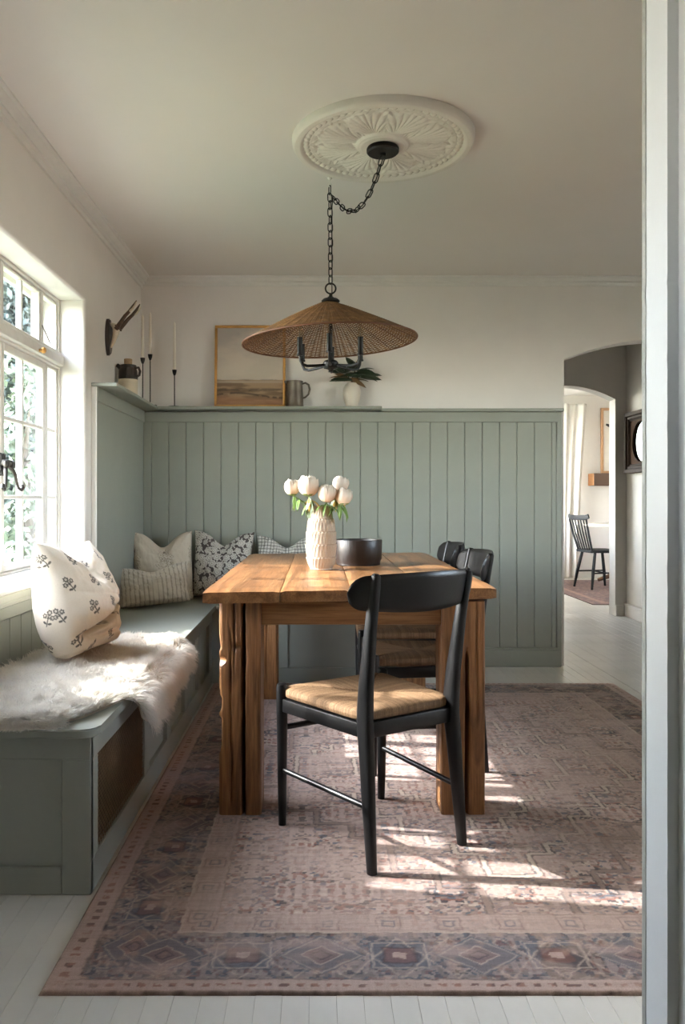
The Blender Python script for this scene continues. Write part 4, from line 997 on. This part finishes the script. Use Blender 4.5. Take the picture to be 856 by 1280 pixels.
for k, (x, y, z, r, tl_, tb) in enumerate(pe):
    p = thing('peony', desc[k], 'flower', (x, y, z), 0, 'peonies in the carved vase')
    me = petals(r, k*5+2, [(6, 1.0, .70, -1.25, .50, .05, .98), (7, .96, .55, -1.0, .75, .08, .97), (9, .90, .45, -.6, .95, .11, .99), (10, .83, .40, -.2, 1.08, .14, 1.0), (10, .70, .42, .1, 1.2, .14, 1.0), (8, .52, .5, .3, 1.35, .12, .99)])
    if k != 0: me.transform(Matrix.Rotation(tl_*.5, 4, 'Y'))
    link('bloom', me, m_pet, p)
    me = petals(r*1.02, k*7+1, [(4, 1.04, .34, -1.45, -.35, .01, .0)]);
    sp_ = thing; 
    link('sepals', M().lathe([(0, -r*1.06), (r*.35, -r*1.02), (r*.62, -r*.86), (r*.60, -r*.84), (0, -r*.9)], 14).mesh(), m_stem, p)
    b0 = Vector((VX+(.022 if x > VX else -.022)*min(1, abs(x-VX)/.08), VY, vz+.20))-Vector((x, y, z)); b1 = Vector((0, 0, -r*1.0)); mid = (b0+b1)/2+Vector((0, 0, .025))
    M().tube([b0, b0.lerp(mid, .6)+Vector((0, 0, .004)), mid, mid.lerp(b1, .6), b1], .0026, 8).obj('stem', m_stem, p)
    for q in range(6):
        a = k*1.9+q*2.2; s_ = mid.lerp(b1, .1+.14*q); d = Vector((math.cos(a), math.sin(a)*.8-.3, .15-.35*q)); 
        o = link('leaf', lfm[(k+q) % 3], (m_leaf, m_leafl, m_leaf, m_leafy)[(k*3+q*2) % 4] if q else m_leaf, p, s_, d.to_track_quat('Y', 'Z').to_euler())
        if len(lfm[(k+q) % 3].materials): o.material_slots[0].link = 'OBJECT'; o.material_slots[0].material = (m_leaf, m_leafl, m_leaf, m_leafy)[(k*3+q*2) % 4]
    if k == 0:
        for q, (dx, dz_, dy) in enumerate(((-.55, -.95, -.2), (-.8, -.6, -.3), (-.3, -1.0, -.45), (-.7, -.9, .1))):
            o = link('leaf', lfm[0].copy(), None, p, Vector((VX-.040, VY-.01, vz+.285))-Vector((x, y, z)), Vector((dx, dy, dz_)).to_track_quat('Y', 'Z').to_euler()); o.data.materials.clear(); o.data.materials.append(m_leafl if q % 2 == 0 else m_leaf)
    if k == 4:
        for q, (dx, dz_, dy) in enumerate(((.45, -.9, -.3), (.75, -.7, .1))):
            o = link('leaf', lfm[1].copy(), None, p, Vector((VX+.055, VY-.01, vz+.300))-Vector((x, y, z)), Vector((dx, dy, dz_)).to_track_quat('Y', 'Z').to_euler()); o.data.materials.clear(); o.data.materials.append(m_leafy if q == 0 else m_leaf)
# bowl
BX, BY = .186, 3.60; bz = tz(BX)
m_bowl = wood('dark_bowl_wood', [(.2, S(20, 15, 13)), (.5, S(34, 25, 21)), (.8, S(26, 19, 17))], 2, rough=.42, bump=.3, knots=False, scale=2)
bowl = M().lathe([(0, .014), (.086, .014), (.089, .0), (.098, .0), (.100, .018), (.1045, .024), (.1075, .108), (.1055, .112), (.099, .110), (.095, .030), (.085, .022), (0, .020)], 72)
bo_ = bowl.obj('wooden_bowl', m_bowl, None, (BX, BY, bz)); tag(bo_, 'straight-sided dark wooden bowl on the table behind the carved vase', 'bowl')

# ================================================================== ON THE LEDGE SHELF
m_cream = paint('cream_stoneware', S(206, 194, 172), .5, .06, 12, .15, 60); m_brown = paint('brown_glaze', S(40, 32, 28), .25, .15, 15, .1, 60); m_cork = paint('cork', S(176, 152, 120), .9, .15, 90, .4, 160); m_bone = paint('bone', S(206, 192, 168), .6, .08, 40, .3, 120); m_wax = paint('candle_wax', S(232, 226, 214), .55, .01, 10, .03, 60)
jug = thing('stoneware_jug', 'stoneware jug with dark brown top, cream base and cork on the corner ledge', 'jug', (-1.045, 4.43, SH))
M().lathe([(0, 0), (.048, 0), (.052, .006), (.053, .086)], 36).obj('body', m_cream, jug)
M().lathe([(.0532, .085), (.0535, .100), (.051, .135), (.047, .146), (.044, .152), (.046, .160), (.044, .166), (.038, .166), (.036, .12), (0, .12)], 36).obj('glazed_top', m_brown, jug)
M().tube([(.044, -.012, .150), (.062, -.018, .150), (.070, -.02, .130), (.066, -.019, .108), (.050, -.015, .098)], [.007, .007, .0075, .007, .006], 10).obj('handle', m_brown, jug)
M().lathe([(.018, 0), (.012, .012), (.011, .026), (0, .027)], 12, mat=Matrix.Translation((-.040, .0, .152)) @ Matrix.Rotation(D(-55), 4, 'Y')).obj('spout', m_brown, jug)
M().lathe([(0, .12), (.020, .12), (.0225, .198), (.021, .200), (0, .200)], 18).obj('cork', m_cork, jug)
def holder(label, x, y, hh, candle_h, clab):
    t = thing('candle_holder', label, 'candle holder', (x, y, SH), 0, 'slim black candle holders on the ledge')
    M().lathe([(0, 0), (.042, 0), (.043, .002), (.041, .004), (.006, .005), (0, .005)], 32).obj('base', m_iron, t)
    M().tube([(0, 0, .003), (0, 0, hh-.03)], .0032, 10).obj('stem', m_iron, t)
    M().lathe([(0, hh-.035), (.006, hh-.034), (.012, hh-.018), (.0145, hh), (.0125, hh), (.010, hh-.012), (0, hh-.014)], 20).obj('cup', m_iron, t)
    c = thing('taper_candle', clab, 'candle', (x, y, SH+hh-.0135), 0, 'white taper candles on the ledge'); 
    M().lathe([(0, 0), (.0095, 0), (.0098, .02), (.0075, candle_h-.01), (.004, candle_h), (0, candle_h+.001)], 16).obj('wax', m_wax, c); M().tube([(0, 0, candle_h), (.001, 0, candle_h+.012)], .0008, 5).obj('wick', m_wax, c)
holder('black candle holder in the shelf corner, left and shorter of the pair', -1.045, 4.80, .272, .27, 'white taper candle in the left holder of the corner pair')
holder('black candle holder in the shelf corner, right and taller of the pair', -1.025, 4.92, .315, .27, 'white taper candle in the taller holder of the corner pair')
holder('short black candle holder with round base standing alone beside the landscape painting', -.889, 4.995, .232, .31, 'white taper candle standing alone left of the landscape painting')
# landscape painting
fw, fh, fb = .445, .525, .016; fx = -.420
pt = thing('landscape_painting', 'gilt framed landscape painting of pale sky over brown fields leaning on the ledge', 'painting', (fx, 4.995, SH))
pt.rotation_euler = (D(-5.5), 0, 0)
fm = M()
for x0, x1, z0, z1 in ((-fw/2, fw/2, 0, fb), (-fw/2, fw/2, fh-fb, fh), (-fw/2, -fw/2+fb, fb, fh-fb), (fw/2-fb, fw/2, fb, fh-fb)): fm.box(x0, x1, 0, .022, z0, z1, .003, 2)
fm.obj('frame', m_gold, pt)
nxp, nzp = 150, 180; gx = np.linspace(-fw/2+.012, fw/2-.012, nxp); gz = np.linspace(.012, fh-.012, nzp); GX, GZ = np.meshgrid(gx, gz, indexing='ij'); v = (GZ-.012)/(fh-.024); u = (GX+fw/2)/fw
skyc = s2l((196, 186, 172))*(1-sstep(.45, .95, v))[..., None]+s2l((176, 168, 162))*sstep(.45, .95, v)[..., None]; cl = sstep(.45, .7, fbm(u*3, v*7, 2, 4)); col = mixc(skyc, cl, s2l((206, 196, 182)), .6)
hz = .325+.012*(fbm(u*4, 1, 1, 3)-.5); low = sstep(hz+.006, hz-.006, v); land = s2l((158, 134, 108))*np.ones(u.shape+(1,))
land = mixc(land, sstep(.4, .62, fbm(u*3, v*22, 6, 4)), s2l((104, 84, 66)), .8); land = mixc(land, sstep(.14, .06, v+.05*(u-.5)), s2l((150, 112, 86)), .8); land = mixc(land, np.exp(-((v-.13-.03*np.sin(u*5))/.014)**2)*sstep(.4, .6, fbm(u*20, v*20, 3)+.1), s2l((60, 50, 42)), .85)
land = mixc(land, np.exp(-((v-.20)/.02)**2)*sstep(.45, .6, fbm(u*9, v*30, 8)), s2l((70, 60, 50)), .8)
land = mixc(land, np.exp(-((v-.30)/.012)**2), s2l((184, 172, 156)), .7); col = mixc(col, low, 0)+land*low[..., None]; col = mixc(col, np.exp(-((v-hz-.004)/.006)**2)*sstep(.35, .6, fbm(u*7, 2, 2)), s2l((112, 108, 106)), .7)
V = np.stack([GX, np.full_like(GX, .010), GZ], -1).reshape(-1, 3)
cv_ = link('canvas', fast(V, gridq(nxp, nzp)[:, ::1], True, col.reshape(-1, 3)), vcol('painted_canvas', .75, .05, 300, .3), pt); link('backing_board', M().box(-fw/2+.006, fw/2-.006, .011, .020, .006, fh-.006).mesh(), m_cork, pt)
# pewter pitcher
pj = thing('pewter_pitcher', 'dull pewter pitcher with loop handle beside the painting', 'pitcher', (-.138, 5.0, SH))
M().lathe([(0, 0), (.055, 0), (.057, .006), (.054, .012), (.053, .05), (.049, .10), (.047, .14), (.050, .158), (.052, .162), (.048, .162), (.044, .14), (.046, .02), (0, .015)], 36).obj('body', m_steel, pj)
M().tube([(.046, 0, .145), (.066, 0, .152), (.086, 0, .140), (.093, 0, .110), (.085, 0, .080), (.066, 0, .062), (.050, 0, .056)], [.0055, .006, .0065, .0065, .006, .0055, .005], 10).obj('handle', m_steel, pj)
M().poly([(-.040, -.016, .160), (-.040, .016, .160), (-.066, 0, .166)], -.014, 2).obj('spout', m_steel, pj)
# white vase with magnolia leaves
wv = thing('bud_vase', 'small matt white bulbous vase at the right end of the ledge', 'vase', (.218, 5.0, SH))
M().lathe([(0, 0), (.034, 0), (.037, .004), (.048, .04), (.056, .085), (.054, .115), (.042, .138), (.030, .148), (.028, .152), (.024, .152), (.024, .12), (0, .12)], 40).obj('body', paint('white_ceramic', S(214, 206, 192), .6), wv)
m_mag = leaf_mat('magnolia_leaf', S(34, 46, 34), S(52, 66, 46), .3); m_magb = leaf_mat('magnolia_underside', S(104, 78, 52), S(128, 98, 66), .7)
br = thing('leafy_branch', 'dark green magnolia sprig with brown leaf backs in the small white vase', 'branch', (.218, 5.0, SH+.125))
M().tube([(0, 0, 0), (0, 0, .05), (.02, 0, .10), (.03, 0, .16)], .0035, 8).tube([(0, 0, .03), (-.03, -.01, .08), (-.05, -.01, .12)], .003, 8).tube([(0, 0, .03), (.05, 0, .07), (.10, -.01, .09)], .003, 8).obj('twig', paint('brown_twig', S(86, 64, 46), .8), br)
lm = leaf_mesh(.135, .050, .28, .22); lm.materials.append(m_mag); lm2 = leaf_mesh(.125, .048, .28, .25); lm2.materials.append(m_magb)
rr = random.Random(5)
for k in range(26):
    px_, pz_ = [(0, .05), (.03, .12), (-.04, .10), (.09, .085), (.05, .07), (-.02, .06)][k % 6]; a = rr.uniform(-.4, 1)*PI if k % 3 else rr.choice([0.1, PI-.1]); d = Vector((math.cos(a)*1.1+(.35 if px_ > .03 else 0), rr.uniform(-.75, .35), math.sin(a)*.75+.05))
    if d.y > 0: d.y *= .3
    if d.z > .75: d.z = .75
    q = d.to_track_quat('Y', 'Z').to_matrix().to_4x4() @ Matrix.Rotation(rr.uniform(-.9, .9), 4, 'Y'); s = rr.uniform(.75, 1.05)
    if px_ > .08 and d.x > 0: s *= .8
    o = link('leaf', lm2 if k % 6 == 5 else lm, None, br); o.matrix_local = Matrix.Translation((px_*1.1, -.012, pz_*.85)) @ q @ Matrix.Scale(s, 4)
# antler mount on the left wall
an = thing('antler_mount', 'small roe antlers mounted on a dark wooden shield on the left wall', 'antlers', (XL, 4.25, 1.915))
pts = [(0, .042*math.sin(a)*(1 if math.cos(a) > 0 else 1-.25*abs(math.cos(a))**2), .098*math.cos(a)) for a in np.linspace(0, 2*PI, 33)[:-1]]
m = M(); m.poly(pts, .020, 0); bmesh.ops.bevel(m.b, geom=[e for e in m.b.edges if all(v.co.x > .019 for v in e.verts)], offset=.006, segments=2, affect='EDGES'); m.obj('shield', paint('dark_walnut', S(40, 28, 22), .4, .15, 20, .3, 90), an)
M().tube([(.020, 0, -.055), (.032, 0, -.03), (.044, 0, .005), (.050, 0, .035), (.040, 0, .060), (.022, 0, .070)], [(.006, .007), (.010, .011), (.014, .018), (.018, .024), (.016, .024), (.008, .014)], 14, up=(1, 0, 0)).obj('skull', m_bone, an)
m_ant = paint('antler', S(78, 54, 36), .6, .3, 60, .8, 130, bdist=.004)
for s in (-1, 1):
    y = s*.018
    o = M().tube([(.052, y, .040), (.064, y*1.3, .052), (.082, y*1.7, .075), (.105, y*2.0, .105), (.128, y*2.2, .128), (.150, y*2.3, .158), (.166, y*2.2, .185)], [.012, .0125, .0105, .0095, .0085, .007, .0025], 12).lathe([(.009, -.004), (.0165, -.002), (.017, .003), (.010, .006)], 14, mat=Matrix.Translation((.060, y*1.2, .048)) @ Matrix.Rotation(.8, 4, 'Y')).obj('antler', m_ant, an)
    M().tube([(.126, y*2.2, .126), (.146, y*2.6, .138), (.160, y*2.9, .156), (.168, y*3.0, .176)], [.0075, .006, .0045, .0015], 10).obj('tine', m_bone, o)
# ================================================================== HALL AND THE ROOM BEYOND
m_wal = paint('dark_walnut_frame', S(62, 46, 36), .75, .15, 25, .3, 90, spec=.15); m_wal2 = paint('brown_liner', S(90, 68, 52), .85, .12, 25, .2, 90, spec=.08)
mf = thing('oval_mirror', 'oval mirror in a dark square wooden frame on the hall wall', 'mirror', (2.80, 6.875, 1.555)); hw, hh = .295, .268
m = M()
for a, b, d0, d1 in ((0, .035, 0, .050), (.035, .062, 0, .036), (.062, .078, 0, .026)):
    w0, h0, w1, h1 = hw-a, hh-a, hw-b, hh-b
    for y0, y1, z0, z1 in ((-w0, w0, h1, h0), (-w0, w0, -h0, -h1), (-w0, -w1, -h1, h1), (w1, w0, -h1, h1)): m.box(-d1, 0, y0, y1, z0, z1, .004)
m.obj('frame', m_wal, mf)
m = M(); n = 64; ey, ez = .170, .178; yo, zo = hw-.076, hh-.076; A = []; B = []; A2 = []; B2 = []
for k in range(n):
    a = 2*PI*k/n; c, s = math.cos(a), math.sin(a); f = min(yo/max(abs(c), 1e-6), zo/max(abs(s), 1e-6))
    A.append(m.b.verts.new((-.018, ey*c, ez*s))); B.append(m.b.verts.new((-.018, f*c, f*s))); A2.append(m.b.verts.new((-.006, ey*c*.97, ez*s*.97)))
for k in range(n): j = (k+1) % n; m.b.faces.new((A[k], A[j], B[j], B[k])); m.b.faces.new((A2[k], A2[j], A[j], A[k]))
m.obj('oval_mat', m_wal2, mf)
M().tube([(-.020, ey*math.cos(a), ez*math.sin(a)) for a in np.linspace(0, 2*PI, 65)[:-1]], .006, 8, closed=True, cap=False).obj('gilt_ring', m_wal, mf)
k_ = N('mirror_glass'); k_.base(k_.ramp(k_.noise(k_.coords(), 6), [(0, (.10, .12, .11, 1)), (1, (.18, .21, .19, 1))]), .04, 1)
M().poly([(-.007, ey*math.cos(a), ez*math.sin(a)) for a in np.linspace(0, 2*PI, 65)[:-1]], .003, 0).obj('mirror_glass', k_.m, mf)

# black spindle chair
m_blk2 = paint('black_chair_paint', S(26, 29, 33), .6, .08, 20, .1, 60, spec=.2)
ch = thing('spindle_chair', 'black spindle back chair in the bright room beyond the arches', 'chair', (3.345, 9.50, .0072), math.atan2(.2, .98)-PI/2)
m = M(); m.poly([(x, y, .425) for x, y in [(-.17, -.20), (.17, -.20), (.215, -.05), (.22, .14), (.18, .205), (-.18, .205), (-.22, .14), (-.215, -.05)]], .032, 2); bmesh.ops.bevel(m.b, geom=m.b.edges[:], offset=.008, segments=2, affect='EDGES'); m.obj('seat', m_blk2, ch)
for sx in (-1, 1):
    for sy in (-1, 1):
        M().tube([(sx*.14, sy*.13, .43), (sx*.175, sy*.175, .20), (sx*.20, sy*.205, 0)], [.016, .019, .013], 12).obj('leg', m_blk2, ch)
    M().tube([(sx*.176, -.176, .19), (sx*.176, .176, .19)], .009, 8).obj('stretcher', m_blk2, ch)
M().tube([(-.176, 0, .19), (.176, 0, .19)], .009, 8).obj('stretcher', m_blk2, ch)
for k in range(7): x = -.15+.05*k; M().tube([(x, -.175, .45), (x*1.18, -.235, .65), (x*1.28, -.275, .82)], [.0085, .0095, .007] if k not in (0, 6) else [.013, .013, .011], 10).obj('spindle', m_blk2, ch)
M().tube([(-.225, -.262, .855), (-.17, -.275, .838), (0, -.292, .835), (.17, -.275, .838), (.225, -.262, .855)], [(.028, .010), (.03, .012), (.03, .012), (.03, .012), (.028, .010)], 12, sq=.7).obj('crest_rail', m_blk2, ch)
# pale round table
m_wt = paint('white_tabletop', S(214, 208, 198), .4)
tb = thing('pedestal_table', 'pale round pedestal table behind the spindle chair in the far room', 'table', (3.90, 9.95, .006))
M().lathe([(0, .715), (.50, .715), (.56, .722), (.57, .735), (.565, .747), (0, .747)], 56).obj('table_top', m_wt, tb)
M().lathe([(0, .714), (.12, .714), (.06, .66), (.045, .5), (.075, .35), (.06, .2), (.09, .12), (0, .12)], 28).obj('pedestal', m_wal2, tb)
for k in range(4): a = PI/4+k*PI/2; M().tube([(.05*math.cos(a), .05*math.sin(a), .17), (.22*math.cos(a), .22*math.sin(a), .10), (.42*math.cos(a), .42*math.sin(a), .022)], [.035, .03, .022], 10).obj('foot', m_wal2, tb)
cu = M().lathe([(0, 0), (.03, 0), (.045, .03), (.05, .075), (.046, .075), (.04, .03), (0, .012)], 24).obj('dark_cup', m_iron, None, (3.66, 9.75, .7535)); tag(cu, 'small dark cup on the pale round table in the far room', 'cup')
# mantel beam and framed print above it
m_mant = wood('mantel_beam', [(.2, S(44, 30, 22)), (.5, S(66, 46, 32)), (.8, S(52, 36, 26))], 0, bump=.7, knots=False); m_mend = paint('sawn_end', S(170, 120, 78), .7, .1, 30)
mt = thing('mantel_beam', 'rough wooden mantel beam on the far room wall', 'mantel', (3.66, 10.7, 1.24))
m = M(); m.box(.006, 1.3, -.11, .10, 0, .165, .008); m.obj('beam', m_mant, mt); M().box(0, .0065, -.108, .098, .003, .162).obj('sawn_end', m_mend, mt)
fp = thing('framed_print', 'tall oak framed print standing on the mantel beam in the far room', 'picture', (4.08, 10.745, 1.4055))
m = M(); W2, H2, b2 = .27, .88, .035
for x0, x1, z0, z1 in ((-W2, W2, 0, b2), (-W2, W2, H2-b2, H2), (-W2, -W2+b2, b2, H2-b2), (W2-b2, W2, b2, H2-b2)): m.box(x0, x1, -.015, .015, z0, z1, .003)
m.obj('frame', paint('pale_oak', S(170, 132, 98), .5, .1, 25), fp); M().box(-W2+.02, W2-.02, 0, .012, .02, H2-.02).obj('paper', m_wt, fp)
M().tube([(-.20, -.003, .66), (-.10, -.003, .62), (.02, -.003, .60), (.14, -.003, .63)], [(.012, .002), (.03, .002), (.035, .002), (.01, .002)], 8, up=(0, 0, 1)).obj('ink_mark', m_iron, fp)
# curtain
n1, n2 = 120, 60; uu = np.linspace(0, 1, n1); vv = np.linspace(0, 1, n2); U, Vv = np.meshgrid(uu, vv, indexing='ij'); wid = .24+.13*Vv**1.5
X = 3.20+(U)*wid; Y = 10.56++.020*np.sin(U*20+.6*np.sin(Vv*3))*(.7+.3*Vv)+.02*np.sin(U*11+2*Vv); Z = .02+2.30*Vv
cu_ = fast(np.stack([X-3.4, Y-10.56, Z-.02], -1).reshape(-1, 3), gridq(n1, n2)); b = bmesh.new(); b.from_mesh(cu_); bmesh.ops.solidify(b, geom=b.faces[:], thickness=.003); b.to_mesh(cu_); b.free()
cur = link('curtain', cu_, paint('white_linen_curtain', S(214, 210, 204), .9, .02, 10, .3, 200), None, (3.4, 10.56, .02)); tag(cur, 'long white linen curtain hanging in the far room', 'curtain')
# red rug in the far room
nx_, ny_ = 160, 160; xs = np.linspace(2.76, 4.9, nx_); ys = np.linspace(8.0, 10.45, ny_); XX, YY = np.meshgrid(xs, ys, indexing='ij'); f = fbm(XX*16, YY*16, 3, 3); g = fbm(XX*40, YY*40, 5, 2)
col = s2l((96, 62, 58))*np.ones(XX.shape+(1,)); col = mixc(col, sstep(.45, .6, f), s2l((70, 46, 48)), .8); col = mixc(col, sstep(.55, .65, g), s2l((140, 110, 100)), .6); dd = np.minimum(XX-2.76, YY-8.0); col = mixc(col, np.exp(-((dd-.15)/.03)**2), s2l((160, 126, 112)), .7)
r2 = link('rug', fast(np.stack([XX-3.8, YY-9.2, .0055+0*XX], -1).reshape(-1, 3), gridq(nx_, ny_), True, col.reshape(-1, 3)), m_rug, None, (3.8, 9.2, 0)); tag(r2, 'dark red patterned rug under the spindle chair in the far room', 'rug')
link('rug_edge', M().box(2.76-3.8, 4.9-3.8, 8.0-9.2, 10.45-9.2, 0.0005, .005).mesh(False), m_rug, r2)

# ================================================================== OUTSIDE THE WINDOW
gr = M().box(-40, -1.46, -20, 40, -.75, -.65).obj('garden_ground', paint('garden_lawn', S(112, 122, 92), .95, .15, 2, .4, 20), smooth=False); struct(gr)
m_fol = [leaf_mat('tree_leaf_light', S(112, 120, 102), S(94, 104, 92), .6), leaf_mat('tree_leaf_dark', S(56, 64, 62), S(78, 88, 82), .6)]
m_bark = paint('bark', S(96, 86, 76), .9, .2, 12, .6, 40)
def tree(label, x, y, h, r, seed, mi, nleaf=5200):
    t = thing('garden_tree', label, 'tree', (x, y, -.65), 0, 'trees in the garden outside the window'); rng = np.random.default_rng(seed)
    tk = M().tube([(0, 0, 0), (.05, .03, h*.3), (-.04, .05, h*.6), (.02, 0, h*.9)], [.12, .09, .06, .02], 10)
    for k in range(7): a = k*2.3; z = h*(.28+.08*k); tk.tube([(0, 0, z), (r*.4*math.cos(a), r*.4*math.sin(a), z+.3), (r*.8*math.cos(a), r*.8*math.sin(a), z+.5)], [.04, .03, .01], 6)
    tk.obj('trunk', m_bark, t)
    nc = max(60, nleaf//110); cen = np.stack([rng.normal(0, r*.45, nc), rng.normal(0, r*.45, nc), rng.uniform(h*.16, h, nc)], -1); i = rng.integers(0, nc, nleaf); c = cen[i]+rng.normal(0, r*.17, (nleaf, 3))
    d = rng.normal(0, 1, (nleaf, 3)); d /= np.linalg.norm(d, axis=1)[:, None]; e = np.cross(d, rng.normal(0, 1, (nleaf, 3))); e /= np.linalg.norm(e, axis=1)[:, None]; s = rng.uniform(.05, .10, nleaf)[:, None]
    V = np.stack([c-d*s, c+e*s*.5, c+d*s, c-e*s*.5], 1).reshape(-1, 3); stuff(link('foliage', fast(V, np.arange(nleaf*4).reshape(-1, 4), False), m_fol[mi], t))
tree('sunlit pale tree close outside, seen through the left casement', -4.15, 11.4, 3.6, .45, 1, 0, 2200)
tree('tall grey green tree farther off, seen through the upper panes', -5.0, 14.0, 7.2, 1.3, 2, 1, 34000)
tree('low bushy tree in the garden left of the tall tree', -8.6, 19.0, 6.5, 1.4, 3, 1, 22000)
